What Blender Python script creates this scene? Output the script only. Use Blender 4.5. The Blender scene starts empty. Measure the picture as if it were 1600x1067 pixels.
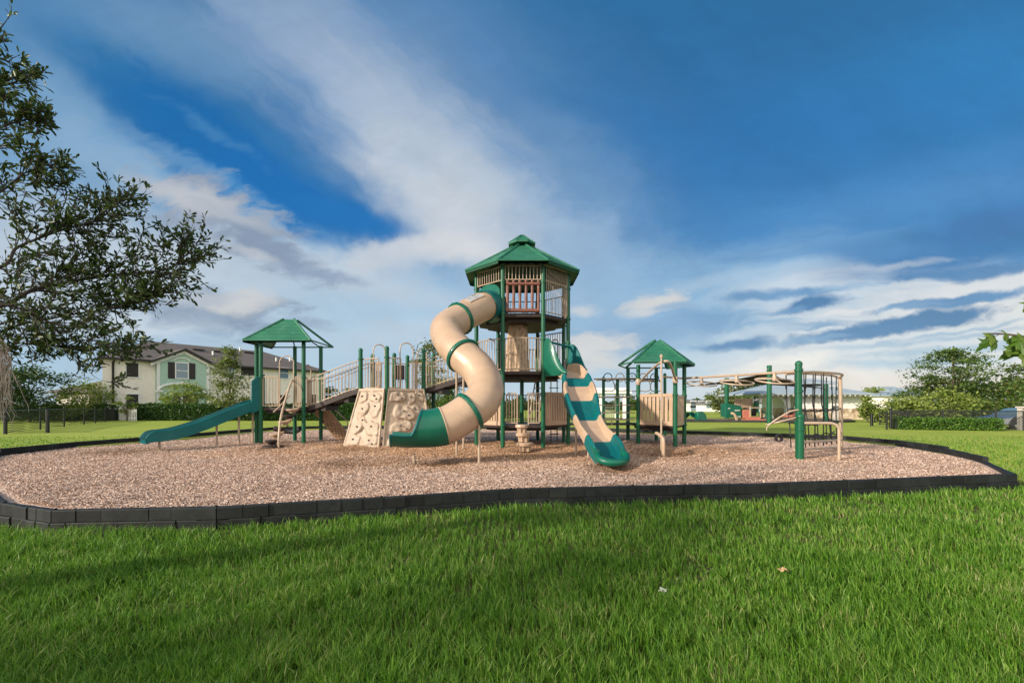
import bpy, math, random
import numpy as np
from mathutils import Vector, Matrix, noise as mnoise
random.seed(7)
C = bpy.context.scene.collection
PI = math.pi
F = 711.0          # focal length of the lens in photograph pixels
CAMH = 1.3
def gnd(px, py, z=0.0):
    Y = F*(CAMH-z)/(py-632.0)
    return ((px-800)/F*Y, Y)
def at(px, py, Y):
    return Vector(((px-800)/F*Y, Y, CAMH+(632-py)/F*Y))

# ------------------------------------------------------------------ objects
ORG = {}
def tag(o, label=None, cat=None, group=None, kind=None):
    if label: o['label'] = label
    if cat: o['category'] = cat
    if group: o['group'] = group
    if kind: o['kind'] = kind
    return o
def thing(name, loc, label, cat, group=None):
    o = bpy.data.objects.new(name, None); C.objects.link(o)
    o.location = loc; o.empty_display_size = .2
    ORG[o] = Vector(loc)
    return tag(o, label, cat, group)
def origin_of(o):
    while o is not None:
        if o in ORG: return ORG[o]
        o = o.parent
    return Vector((0,0,0))
class MB:
    def __init__(s): s.v=[]; s.f=[]
    def add(s, vs, fs):
        k=len(s.v); s.v+= [tuple(p) for p in vs]; s.f += [tuple(i+k for i in f) for f in fs]; return s
    def box(s, c, size, rz=0, mat=None):
        hx,hy,hz=[a/2 for a in size]; c=Vector(c)
        M = mat if mat is not None else Matrix.Rotation(rz,3,'Z')
        vs=[c+M@Vector((x,y,z)) for z in (-hz,hz) for x,y in ((-hx,-hy),(hx,-hy),(hx,hy),(-hx,hy))]
        return s.add(vs,[(3,2,1,0),(4,5,6,7),(0,1,5,4),(1,2,6,5),(2,3,7,6),(3,0,4,7)])
    def obox(s, p0, p1, z0, z1, th, off=0.0):
        # upright board from p0 to p1 in plan, z0..z1 (each may be a pair for its two ends)
        p0=Vector(p0[:2]); p1=Vector(p1[:2]); d=(p1-p0).normalized(); n=Vector((-d.y,d.x))
        za0,zb0 = z0 if isinstance(z0,tuple) else (z0,z0)
        za1,zb1 = z1 if isinstance(z1,tuple) else (z1,z1)
        a=p0+n*(off-th/2); b=p1+n*(off-th/2); c=p1+n*(off+th/2); e=p0+n*(off+th/2)
        vs=[(a.x,a.y,za0),(b.x,b.y,zb0),(c.x,c.y,zb0),(e.x,e.y,za0),(a.x,a.y,za1),(b.x,b.y,zb1),(c.x,c.y,zb1),(e.x,e.y,za1)]
        return s.add(vs,[(3,2,1,0),(4,5,6,7),(0,1,5,4),(1,2,6,5),(2,3,7,6),(3,0,4,7)])
    def tube(s, pts, r, n=10, closed=False, caps=True):
        pts=[Vector(p) for p in pts]; N=len(pts)
        rr = r if isinstance(r,(list,tuple)) else [r]*N
        T=[]
        for i in range(N):
            a=pts[(i-1)%N] if (closed or i>0) else pts[i]; b=pts[(i+1)%N] if (closed or i<N-1) else pts[i]
            t=(b-a); T.append(t.normalized() if t.length>1e-9 else Vector((0,0,1)))
        up=Vector((0,0,1)) if abs(T[0].z)<.9 else Vector((1,0,0))
        nrm=(up-T[0]*up.dot(T[0])).normalized()
        vs=[];fs=[]
        for i in range(N):
            nrm=(nrm-T[i]*nrm.dot(T[i])).normalized(); b=T[i].cross(nrm)
            for k in range(n):
                a=2*PI*k/n; vs.append(pts[i]+(nrm*math.cos(a)+b*math.sin(a))*rr[i])
        for i in range(N if closed else N-1):
            j=(i+1)%N
            for k in range(n):
                l=(k+1)%n; fs.append((i*n+k,i*n+l,j*n+l,j*n+k))
        if caps and not closed:
            fs.append(tuple(range(n-1,-1,-1))); fs.append(tuple((N-1)*n+k for k in range(n)))
        return s.add(vs,fs)
    def lathe(s, c, prof, n=16, a0=0):
        # prof: (radius, z)
        c=Vector(c); vs=[];fs=[]
        for r,z in prof:
            for k in range(n):
                a=a0+2*PI*k/n; vs.append(c+Vector((r*math.cos(a),r*math.sin(a),z)))
        for i in range(len(prof)-1):
            for k in range(n):
                l=(k+1)%n; fs.append((i*n+k,i*n+l,(i+1)*n+l,(i+1)*n+k))
        fs.append(tuple(range(n-1,-1,-1))); m=len(prof)-1; fs.append(tuple(m*n+k for k in range(n)))
        return s.add(vs,fs)
    def prism(s, poly, z0, z1):
        n=len(poly)
        vs=[(p[0],p[1],z0) for p in poly]+[(p[0],p[1],z1) for p in poly]
        fs=[tuple(range(n-1,-1,-1)),tuple(range(n,2*n))]+[(i,(i+1)%n,n+(i+1)%n,n+i) for i in range(n)]
        return s.add(vs,fs)
    def slab(s, poly3, th):
        # any planar 3-D polygon given thickness along its normal (both sides)
        P=[Vector(p) for p in poly3]; n=len(P); nr=Vector((0,0,0))
        for i in range(n): nr+=P[i].cross(P[(i+1)%n])
        nr.normalize()
        vs=[p+nr*th/2 for p in P]+[p-nr*th/2 for p in P]
        fs=[tuple(range(n)),tuple(range(2*n-1,n-1,-1))]+[(i,n+i,n+(i+1)%n,(i+1)%n) for i in range(n)]
        return s.add(vs,fs)
    def grid_shell(s, G, th, normals):
        # G[i][j] points, extruded by -th along normals; closed rim
        A=len(G);B=len(G[0]); vs=[p for r in G for p in r]+[G[i][j]-normals[i][j]*th for i in range(A) for j in range(B)]
        o=A*B; fs=[]
        for i in range(A-1):
            for j in range(B-1):
                a,b,c,d=i*B+j,i*B+j+1,(i+1)*B+j+1,(i+1)*B+j
                fs.append((a,b,c,d)); fs.append((o+d,o+c,o+b,o+a))
        for i in range(A-1):
            fs.append((i*B,(i+1)*B,o+(i+1)*B,o+i*B)); fs.append(((i+1)*B+B-1,i*B+B-1,o+i*B+B-1,o+(i+1)*B+B-1))
        for j in range(B-1):
            fs.append((j+1,j,o+j,o+j+1)); k=(A-1)*B; fs.append((k+j,k+j+1,o+k+j+1,o+k+j))
        return s.add(vs,fs)
    def build(s, name, mat, parent=None, smooth=True, loc=None, bevel=0, ang=40):
        o0 = origin_of(parent) if parent is not None else Vector(loc or (0,0,0))
        me=bpy.data.meshes.new(name)
        me.from_pydata([(p[0]-o0.x,p[1]-o0.y,p[2]-o0.z) for p in s.v],[],s.f)
        me.materials.append(mat); me.update()
        ob=bpy.data.objects.new(name,me); C.objects.link(ob)
        if parent is not None: ob.parent=parent
        else: ob.location=o0; ORG[ob]=o0
        if smooth:
            me.shade_smooth()
            try: me.set_sharp_from_angle(angle=math.radians(ang))
            except Exception: pass
        if bevel:
            b=ob.modifiers.new('bevel','BEVEL'); b.width=bevel; b.segments=2; b.limit_method='ANGLE'; b.angle_limit=math.radians(50)
        return ob
def np_mesh(name, verts, faces_flat, loop_tot, mat, parent=None, smooth=False, loc=(0,0,0)):
    o0 = origin_of(parent) if parent is not None else Vector(loc)
    me=bpy.data.meshes.new(name)
    verts=np.asarray(verts,dtype=np.float32).reshape(-1,3)-np.array(o0,dtype=np.float32)
    me.vertices.add(len(verts)); me.vertices.foreach_set('co',verts.ravel())
    ff=np.asarray(faces_flat,dtype=np.int32).ravel(); lt=np.asarray(loop_tot,dtype=np.int32)
    me.loops.add(len(ff)); me.loops.foreach_set('vertex_index',ff)
    me.polygons.add(len(lt)); st=np.zeros(len(lt),dtype=np.int32); st[1:]=np.cumsum(lt)[:-1]
    me.polygons.foreach_set('loop_start',st); me.polygons.foreach_set('loop_total',lt)
    me.update(calc_edges=True); me.validate()
    me.materials.append(mat)
    if smooth: me.shade_smooth()
    ob=bpy.data.objects.new(name,me); C.objects.link(ob)
    if parent is not None: ob.parent=parent
    else: ob.location=o0; ORG[ob]=o0
    return ob
def catmull(P, m=10):
    P=[Vector(p) for p in P]; out=[]
    Q=[P[0]*2-P[1]]+P+[P[-1]*2-P[-2]]
    for i in range(1,len(Q)-2):
        for k in range(m):
            t=k/m; a,b,c,d=Q[i-1],Q[i],Q[i+1],Q[i+2]
            out.append(.5*((2*b)+(c-a)*t+(2*a-5*b+4*c-d)*t*t+(3*b-a-3*c+d)*t**3))
    out.append(P[-1]); return out
def lerp(a,b,t): return a+(b-a)*t
def l2(a,b,t): return (a[0]+(b[0]-a[0])*t, a[1]+(b[1]-a[1])*t)

# ------------------------------------------------------------------ materials
def nt(mat):
    mat.use_nodes=True; return mat.node_tree
def ramp(t, stops, fac):
    r=t.nodes.new('ShaderNodeValToRGB'); e=r.color_ramp.elements
    while len(e)>1: e.remove(e[-1])
    e[0].position=stops[0][0]; e[0].color=(*stops[0][1],1)
    for p,c in stops[1:]:
        x=e.new(p); x.color=(*c,1)
    t.links.new(fac, r.inputs[0]); return r.outputs[0]
def noise_n(t, scale, detail=4, rough=.55, vec=None, sc=None):
    n=t.nodes.new('ShaderNodeTexNoise'); n.inputs['Scale'].default_value=scale; n.inputs['Detail'].default_value=detail; n.inputs['Roughness'].default_value=rough
    if vec is not None:
        if sc:
            m=t.nodes.new('ShaderNodeMapping'); m.inputs['Scale'].default_value=sc; t.links.new(vec,m.inputs[0]); vec=m.outputs[0]
        t.links.new(vec,n.inputs['Vector'])
    return n.outputs[0]
def coords(t, kind='Object'):
    n=t.nodes.new('ShaderNodeTexCoord'); return n.outputs[kind]
def geo_pos(t):
    return t.nodes.new('ShaderNodeNewGeometry').outputs['Position']
def mixc(t, fac, a, b, mode='MIX'):
    m=t.nodes.new('ShaderNodeMix'); m.data_type='RGBA'; m.blend_type=mode
    for i,x in ((0,fac),(6,a),(7,b)):
        if isinstance(x,(int,float)): m.inputs[i].default_value=x
        elif isinstance(x,tuple): m.inputs[i].default_value=(*x,1)
        else: t.links.new(x,m.inputs[i])
    return m.outputs[2]
def mth(t, op, a, b=None, c=None, clamp=False):
    m=t.nodes.new('ShaderNodeMath'); m.operation=op; m.use_clamp=clamp
    for i,x in enumerate((a,b,c)):
        if x is None: continue
        if isinstance(x,(int,float)): m.inputs[i].default_value=x
        else: t.links.new(x,m.inputs[i])
    return m.outputs[0]
def bump(t, h, strength, dist=.01):
    b=t.nodes.new('ShaderNodeBump'); b.inputs['Strength'].default_value=strength; b.inputs['Distance'].default_value=dist
    t.links.new(h,b.inputs['Height']); return b.outputs[0]
MATS={}
def plain(name, col, rough=.5, var=.12, scale=3, spec=.5, bmp=0, bscale=60, metal=0, dirt=None, coat=0):
    m=bpy.data.materials.new(name); t=nt(m); b=t.nodes['Principled BSDF']
    v=geo_pos(t); n=noise_n(t,scale,5,.6,v)
    lo=tuple(c*(1-var) for c in col); hi=tuple(min(1,c*(1+var)) for c in col)
    cc=ramp(t,[(.3,lo),(.7,hi)],n)
    if dirt:
        d=noise_n(t,1.7,6,.65,v); cc=mixc(t, ramp(t,[(.5,(0,0,0)),(.72,(.6,.6,.6))],d), cc, dirt)
    t.links.new(cc,b.inputs['Base Color'])
    rn=noise_n(t,scale*4,3,.6,v)
    mr=t.nodes.new('ShaderNodeMapRange'); mr.inputs[3].default_value=max(.05,rough-.1); mr.inputs[4].default_value=min(1,rough+.12); t.links.new(rn,mr.inputs[0])
    t.links.new(mr.outputs[0],b.inputs['Roughness'])
    b.inputs['Specular IOR Level'].default_value=spec; b.inputs['Metallic'].default_value=metal; b.inputs['Coat Weight'].default_value=coat
    if bmp: t.links.new(bump(t,noise_n(t,bscale,4,.6,v),bmp,.01),b.inputs['Normal'])
    MATS[name]=m; return m
def leafmat(name, stops, rough=.55, trans=.35, tcol=(.2,.35,.04)):
    m=bpy.data.materials.new(name); t=nt(m); b=t.nodes['Principled BSDF']; out=t.nodes['Material Output']
    g=t.nodes.new('ShaderNodeNewGeometry')
    big=mth(t,'ADD',mth(t,'MULTIPLY',noise_n(t,.9,3,.6,g.outputs['Position']),.6),mth(t,'MULTIPLY',noise_n(t,3.2,3,.6,g.outputs['Position']),.5))
    k=mth(t,'ADD',mth(t,'MULTIPLY',g.outputs['Random Per Island'],.55),mth(t,'MULTIPLY',big,.5))
    cc=ramp(t,stops,k); t.links.new(cc,b.inputs['Base Color']); b.inputs['Roughness'].default_value=rough
    b.inputs['Specular IOR Level'].default_value=.35
    tr=t.nodes.new('ShaderNodeBsdfTranslucent'); t.links.new(mixc(t,.5,cc,tcol),tr.inputs[0])
    mx=t.nodes.new('ShaderNodeMixShader'); mx.inputs[0].default_value=trans
    t.links.new(b.outputs[0],mx.inputs[1]); t.links.new(tr.outputs[0],mx.inputs[2]); t.links.new(mx.outputs[0],out.inputs[0])
    return m
GREEN=plain('green_powdercoat',(.004,.088,.040),.38,.15,2.5,spec=.35,coat=.05,dirt=(.015,.105,.055))
ROOFG=plain('green_roof_plastic',(.018,.125,.066),.5,.2,2,bmp=.15,bscale=20,dirt=(.05,.16,.10))
TEAL=plain('teal_plastic',(.002,.105,.110),.4,.16,1.8,spec=.3,coat=.05,dirt=(.02,.13,.125))
GREENP=plain('green_slide_plastic',(.003,.10,.062),.36,.15,1.8,spec=.35,coat=.1,dirt=(.015,.13,.08))
TAN=plain('tan_plastic',(.44,.31,.21),.36,.08,2,coat=.1,bmp=.06,bscale=180,dirt=(.33,.22,.15))
TANM=plain('tan_metal',(.40,.305,.22),.4,.1,5,dirt=(.40,.28,.18))
TANW=plain('tan_rock',(.38,.295,.22),.6,.12,6,bmp=.5,bscale=25,dirt=(.40,.29,.20))
BRN=plain('brown_vinyl_deck',(.030,.017,.014),.6,.25,8,bmp=.3,bscale=120)
LOG=plain('red_brown_log_plastic',(.155,.058,.038),.5,.3,6,bmp=.5,bscale=30)
TRUNKP=plain('tan_bark_plastic',(.40,.28,.18),.7,.45,9,bmp=1,bscale=16)
def blockmat(name):
    m=plain(name,(.013,.0155,.0155),.6,.4,9,spec=.3,bmp=.3,bscale=60,dirt=(.038,.040,.036)); t=m.node_tree; b=t.nodes['Principled BSDF']
    src=b.inputs['Base Color'].links[0].from_socket; g=t.nodes.new('ShaderNodeNewGeometry')
    t.links.new(mixc(t,1.0,src,ramp(t,[(0,(.35,.35,.35)),(1,(1.15,1.2,1.2))],g.outputs['Random Per Island']),'MULTIPLY'),b.inputs['Base Color']); return m
BLOCK=blockmat('moulded_black_block')
BLK=plain('black_plastic',(.018,.021,.021),.55,.35,9,bmp=.3,bscale=60,dirt=(.045,.05,.047))
BLKR=plain('black_rubber',(.014,.014,.014),.7,.3,9)
BLKM=plain('black_metal',(.012,.013,.014),.4,.2,9)
CHAIN=plain('black_coated_rope',(.016,.02,.02),.6,.3,30)
GALV=plain('galvanised_steel',(.5,.5,.49),.4,.15,20,metal=.7)
# ------------------------------------------------------------------ camera, sun, sky
EXPO=.25
SUN_EL, SUN_AZ = math.radians(22), None
SUN_H = Vector((-.86,-.51,0)).normalized()          # the side the sun stands on: left, a little behind the camera
SUN_D = Vector((SUN_H.x*math.cos(SUN_EL),SUN_H.y*math.cos(SUN_EL),math.sin(SUN_EL)))
sc=bpy.context.scene
cam=bpy.data.cameras.new('camera'); co=bpy.data.objects.new('camera',cam); C.objects.link(co)
cam.sensor_width=36; cam.lens=36*F/1600; cam.shift_y=(632-533.5)/1600; cam.clip_start=.05; cam.clip_end=3000
co.location=(0,0,CAMH); co.rotation_euler=(PI/2,0,0); sc.camera=co
sun=bpy.data.lights.new('sun','SUN'); so=bpy.data.objects.new('sun',sun); C.objects.link(so)
sun.energy=5.0; sun.angle=math.radians(2.5); sun.color=(1,.89,.75)
so.rotation_euler=SUN_D.to_track_quat('Z','Y').to_euler(); so.location=(-20,-15,20)
sc.view_settings.view_transform='Standard'; sc.view_settings.look='None'; sc.view_settings.exposure=EXPO; sc.view_settings.gamma=1
def lin(c):
    return tuple(((x/255)/12.92 if x/255<=.04045 else ((x/255+.055)/1.055)**2.4) for x in c)
w=bpy.data.worlds.new('World'); sc.world=w; w.use_nodes=True; t=w.node_tree
bg=t.nodes['Background']; bg.inputs['Strength'].default_value=.1
sky=t.nodes.new('ShaderNodeTexSky'); sky.sky_type='NISHITA'; sky.sun_disc=False
sky.sun_elevation=SUN_EL; sky.sun_rotation=math.atan2(SUN_H.x,SUN_H.y); sky.air_density=1; sky.dust_density=.6; sky.ozone_density=2.5
d=t.nodes.new('ShaderNodeTexCoord').outputs['Generated']
sx=t.nodes.new('ShaderNodeSeparateXYZ'); t.links.new(d,sx.inputs[0])
ay=mth(t,'MAXIMUM',mth(t,'ABSOLUTE',sx.outputs[1]),.12)
U=mth(t,'MULTIPLY_ADD',mth(t,'DIVIDE',sx.outputs[0],ay),.711,.8)
V=mth(t,'MULTIPLY_ADD',mth(t,'DIVIDE',sx.outputs[2],ay),-.711,.632)
cb=t.nodes.new('ShaderNodeCombineXYZ'); t.links.new(U,cb.inputs[0]); t.links.new(V,cb.inputs[1]); P=cb.outputs[0]
def nz(scale,detail,rough,rot=0,sc_=(1,1,1),dist=0):
    m=t.nodes.new('ShaderNodeMapping'); m.vector_type='TEXTURE'; m.inputs['Rotation'].default_value=(0,0,math.radians(rot)); m.inputs['Scale'].default_value=sc_
    t.links.new(P,m.inputs[0]); n=t.nodes.new('ShaderNodeTexNoise'); n.inputs['Scale'].default_value=scale; n.inputs['Detail'].default_value=detail
    n.inputs['Roughness'].default_value=rough; n.inputs['Distortion'].default_value=dist; t.links.new(m.outputs[0],n.inputs['Vector'])
    return mth(t,'MULTIPLY',mth(t,'SUBTRACT',n.outputs[0],.5),2.3)
P0_=P
def warp(P,scale,amp,detail=3):
    n=t.nodes.new('ShaderNodeTexNoise'); n.inputs['Scale'].default_value=scale; n.inputs['Detail'].default_value=detail; t.links.new(P,n.inputs['Vector'])
    a=t.nodes.new('ShaderNodeVectorMath'); a.operation='SUBTRACT'; t.links.new(n.outputs['Color'],a.inputs[0]); a.inputs[1].default_value=(.5,.5,.5)
    b=t.nodes.new('ShaderNodeVectorMath'); b.operation='MULTIPLY_ADD'; t.links.new(a.outputs[0],b.inputs[0]); b.inputs[1].default_value=(amp,amp*.6,0); t.links.new(P,b.inputs[2]); return b.outputs[0]
P=warp(warp(P0_,5,.05),20,.036,7)
NZ={'c':nz(13,9,.62),'w':nz(9,8,.6,40,(3.0,.7,1),.5),'h':nz(14,8,.62,-9,(3.6,.8,1),.4),'b':nz(3,4,.5),'f':nz(30,7,.62,-6,(1.9,.8,1),.3)}
def build_blob_group():
    g=bpy.data.node_groups.new('cloud_mask','ShaderNodeTree')
    for nme,ty in (('P','NodeSocketVector'),('C','NodeSocketVector'),('R','NodeSocketVector'),('S','NodeSocketVector'),('soft','NodeSocketFloat'),('n','NodeSocketFloat'),('amp','NodeSocketFloat'),('op','NodeSocketFloat')):
        g.interface.new_socket(nme,in_out='INPUT',socket_type=ty)
    g.interface.new_socket('m',in_out='OUTPUT',socket_type='NodeSocketFloat')
    gi=g.nodes.new('NodeGroupInput'); go=g.nodes.new('NodeGroupOutput')
    mp=g.nodes.new('ShaderNodeMapping'); mp.vector_type='TEXTURE'
    for a,b in (('P','Vector'),('C','Location'),('R','Rotation'),('S','Scale')): g.links.new(gi.outputs[a],mp.inputs[b])
    ln=g.nodes.new('ShaderNodeVectorMath'); ln.operation='LENGTH'; g.links.new(mp.outputs[0],ln.inputs[0])
    dd=mth(g,'ADD',ln.outputs['Value'],mth(g,'MULTIPLY',gi.outputs['n'],gi.outputs['amp']))
    mr=g.nodes.new('ShaderNodeMapRange'); mr.interpolation_type='SMOOTHSTEP'
    g.links.new(dd,mr.inputs[0]); g.links.new(mth(g,'ADD',gi.outputs['soft'],1.0),mr.inputs[1]); g.links.new(mth(g,'SUBTRACT',1.0,gi.outputs['soft']),mr.inputs[2])
    g.links.new(mth(g,'MULTIPLY',mr.outputs[0],gi.outputs['op']),go.inputs[0])
    return g
BG=build_blob_group()
def blob(cur,cx,cy,a,b,ang,col,op=.8,soft=.5,nk='c',amp=1.0):
    n=t.nodes.new('ShaderNodeGroup'); n.node_tree=BG
    t.links.new(P,n.inputs['P']); n.inputs['C'].default_value=(cx/1000,cy/1000,0); n.inputs['R'].default_value=(0,0,math.radians(ang)); n.inputs['S'].default_value=(a/1000,b/1000,1)
    n.inputs['soft'].default_value=soft; n.inputs['amp'].default_value=amp; n.inputs['op'].default_value=op; t.links.new(NZ[nk],n.inputs['n'])
    return mixc(t,n.outputs[0],cur,lin(col))
cur=ramp(t,[(0,lin((44,112,164))),(.20,lin((46,116,174))),(.38,lin((66,130,186))),(.46,lin((104,156,200))),(.54,lin((160,194,220))),(.60,lin((190,211,226))),(.64,lin((202,215,225)))],V)
SK=[ # cx,cy,a,b,angle,colour,opacity,softness,noise,amp
 (1150,60,520,80,-3,(40,108,160),.5,.9,'b',.4),
 (900,120,240,120,20,(46,110,166),.45,.9,'b',.4),
 (1540,120,240,90,-14,(44,132,194),.7,.9,'b',.4),
 (1180,230,300,80,-8,(40,116,180),.6,.9,'b',.4),
 (1470,270,260,26,-16,(72,140,200),.5,.9,'h',.8),
 (1420,320,300,24,-10,(88,148,202),.55,.9,'h',.8),
 (1250,350,260,40,-6,(66,134,192),.5,.9,'h',.8),
 # left: haze, deep blue wedge
 (140,30,240,70,14,(98,146,188),.8,.8,'w',.7),
 (330,60,170,50,20,(120,158,196),.6,.8,'w',.8),
 (20,130,140,60,30,(110,158,200),.6,.8,'w',.7),
 (150,215,150,40,38,(128,168,204),.75,.8,'w',.9),
 (70,270,180,110,20,(132,172,206),.85,.7,'w',.6),
 (200,255,150,26,28,(134,172,206),.7,.8,'f',1.0),
 (135,98,50,8,28,(150,186,214),.22,.95,'f',1.6),
 (330,195,60,7,36,(110,160,204),.2,.95,'f',1.6),
 (400,330,190,34,28,(66,142,200),.75,.8,'w',.9),
 (260,290,170,30,24,(150,184,213),.7,.8,'f',1.0),
 (480,395,150,30,22,(140,180,214),.7,.8,'f',1.0),
 (80,430,380,110,6,(194,208,221),.95,.6,'c',.5),
 (360,470,330,100,8,(197,210,221),.95,.6,'c',.5),
 (640,490,260,80,4,(176,202,223),.85,.7,'c',.6),
 (700,560,360,80,0,(178,206,227),.85,.7,'h',.7),
 (560,430,170,26,14,(198,212,224),.7,.8,'f',1.0),
 (650,520,150,24,-6,(196,212,226),.7,.8,'f',1.0),
 # the broad cirrus band
 (740,150,340,140,44,(84,136,186),.75,.95,'w',.5),
 (640,120,260,110,44,(120,156,196),.6,.95,'w',.5),
 (430,10,230,66,40,(134,162,196),.8,.8,'w',.6),
 (570,160,240,84,44,(150,175,206),.85,.75,'w',.7),
 (610,200,150,30,42,(180,197,218),.5,.9,'w',1.2),
 (705,285,200,90,42,(184,200,217),.93,.6,'w',.6),
 (800,365,190,72,30,(210,216,222),.95,.65,'c',.7),
 (660,300,110,18,40,(206,214,224),.6,.8,'w',1.0),
 (200,140,170,36,40,(26,112,170),.75,.7,'w',.8),
 (320,222,170,54,37,(12,106,174),.97,.5,'w',.7),
 (440,296,130,44,29,(12,108,180),.97,.5,'w',.7),
 (545,338,90,22,18,(22,114,186),.95,.55,'w',.6),
 (390,300,120,10,30,(70,142,200),.6,.9,'f',1.4),
 (300,262,120,14,30,(120,166,206),.6,.9,'f',1.4),
 (330,205,70,8,34,(80,144,196),.5,.95,'f',1.8),
 (690,386,140,24,-8,(214,217,221),.9,.6,'c',.8),
 (620,382,60,10,-12,(206,213,222),.8,.7,'f',1.0),
 (800,400,110,28,6,(222,223,225),.9,.7,'c',.7),
 (905,420,80,60,24,(176,199,219),.7,.85,'c',.6),
 (960,430,140,60,20,(120,165,205),.55,.9,'c',.5),
 (760,440,120,26,10,(150,186,216),.6,.8,'c',.8),
 (890,330,130,90,34,(140,175,208),.5,.9,'c',.6),
 # grey cumulus at left
 (340,335,118,42,22,(158,168,184),.95,.5,'f',1.4),
 (420,388,84,26,26,(138,155,178),.9,.6,'f',1.2),
 (300,312,84,20,16,(198,201,206),.9,.6,'f',.9),
 (365,340,60,10,22,(182,189,199),.8,.7,'f',1.0),
 (500,428,62,8,8,(148,166,190),.8,.7,'f',1.0),
 (400,402,30,7,20,(202,207,213),.7,.7,'f',1.0),
 (330,492,104,32,2,(146,162,183),.97,.5,'f',1.3),
 (380,472,44,18,-16,(212,213,213),.95,.6,'f',1.3),
 (300,470,34,10,0,(186,196,206),.85,.7,'f',1.3),
 (330,474,46,8,-6,(190,197,206),.85,.7,'f',.9),
 (330,506,70,8,2,(136,155,180),.8,.6,'f',.8),
 (480,505,40,8,10,(160,178,198),.7,.7,'f',1.0),
 (150,520,150,24,0,(204,215,226),.7,.8,'c',.8),
 (60,580,160,50,0,(166,198,223),.7,.8,'c',.6),
 (240,540,160,14,-4,(160,188,214),.6,.8,'f',1.0),
 # right: cream field with slate streaks
 (1160,470,330,70,-6,(150,188,218),.85,.7,'h',.8),
 (1500,540,300,95,-6,(228,227,222),1,.5,'h',.7),
 (1330,560,260,60,-4,(214,220,224),.95,.6,'h',.8),
 (1330,432,190,24,-8,(206,217,226),.95,.6,'h',1.0),
 (1540,450,140,22,-8,(226,227,226),.95,.6,'h',.8),
 (1180,432,150,12,-10,(176,202,224),.7,.8,'f',1.0),
 (1490,385,190,34,-10,(58,120,174),.97,.45,'h',.6),
 (1570,350,110,24,-14,(62,116,172),.9,.6,'h',.6),
 (1370,392,90,14,-4,(84,138,190),.85,.7,'h',.8),
 (1450,430,60,5,-8,(90,136,180),.8,.6,'f',1.0),
 (1300,455,70,4,-8,(150,184,212),.7,.8,'f',1.2),
 (1480,520,120,3,-9,(150,180,204),.7,.7,'f',1.2),
 (1380,540,100,4,-6,(160,188,210),.7,.8,'f',1.2),
 (1230,505,80,3,-6,(150,184,212),.7,.8,'f',1.2),
 (1330,490,60,4,-10,(236,234,230),.7,.7,'f',1.2),
 (1520,424,110,11,-4,(84,132,178),.95,.5,'f',.7),
 (1400,414,80,5,-8,(206,214,222),.5,.9,'f',1.3),
 (1510,468,110,9,-8,(100,143,184),1,.4,'f',.6),
 (1420,480,50,5,-6,(128,164,198),.9,.6,'f',.8),
 (1425,506,135,13,-10,(84,127,170),1,.4,'f',.9),
 (1335,522,100,12,-8,(92,134,176),.95,.5,'f',1.0),
 (1250,534,70,5,-6,(140,174,204),.8,.7,'f',.9),
 (1275,478,58,10,-12,(78,124,169),1,.45,'f',.9),
 (1235,490,30,5,-12,(110,152,192),.9,.6,'f',.8),
 (1275,511,62,6,-4,(100,144,184),1,.5,'f',.8),
 (1150,539,58,9,-4,(98,140,182),1,.45,'f',.7),
 (1215,462,80,8,-3,(104,150,192),.9,.6,'f',.8),
 (1190,520,120,6,-6,(196,213,226),.8,.7,'f',1.0),
 (1090,505,90,16,-6,(118,160,198),.8,.7,'f',.8),
 (970,530,120,30,-4,(140,174,206),.9,.7,'c',.7),
 (1040,560,150,8,-4,(196,213,226),.7,.7,'f',1.0),
 (1035,476,48,14,-10,(220,218,214),.95,.6,'f',1.3),
 (1005,489,30,8,-6,(206,210,214),.9,.6,'f',.9),
 (1060,482,40,6,-4,(150,180,208),.8,.6,'f',.8),
 (908,487,26,7,0,(212,215,217),.8,.8,'f',1.3),
 (918,552,60,30,-14,(220,219,217),.95,.65,'f',1.4),
 (900,575,50,12,0,(206,213,219),.9,.6,'f',.8),
 (1490,545,130,6,-5,(178,200,216),.9,.6,'f',.9),
 (1400,570,150,7,-3,(176,202,220),.85,.7,'f',.9),
 (1500,525,90,4,-6,(168,190,210),.8,.7,'f',.9),
 (1240,568,66,15,-8,(242,238,232),1,.5,'f',1.1),
 (1190,580,50,9,-3,(236,233,228),.95,.55,'f',.8),
 (1120,592,34,7,0,(232,230,226),.9,.6,'f',.8),
 (1300,590,110,14,-3,(240,233,226),.9,.7,'f',.8),
 (1450,605,230,18,0,(236,228,220),.9,.7,'c',.6),
 (1080,612,220,18,0,(206,218,227),.8,.8,'c',.6),
]
for i_,e in enumerate(SK):
    cur=blob(cur,*e)
    if i_%6==5:      # evaluate the clouds one after another (keeps the shader's working set small)
        q=t.nodes.new('ShaderNodeVectorMath'); q.operation='MULTIPLY_ADD'; t.links.new(cur,q.inputs[0]); q.inputs[1].default_value=(1e-7,1e-7,0); t.links.new(P,q.inputs[2]); P=q.outputs[0]
# fine mottling of the high cloud
up=mth(t,'ADD',mth(t,'MULTIPLY_ADD',NZ['w'],.09,1.0),mth(t,'MULTIPLY',NZ['f'],.085))
vm=t.nodes.new('ShaderNodeVectorMath'); vm.operation='SCALE'; t.links.new(cur,vm.inputs[0])
t.links.new(mth(t,'MULTIPLY',up,10.0*2**-EXPO),vm.inputs['Scale'])
fin=mixc(t,.12,vm.outputs[0],sky.outputs[0])
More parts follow.
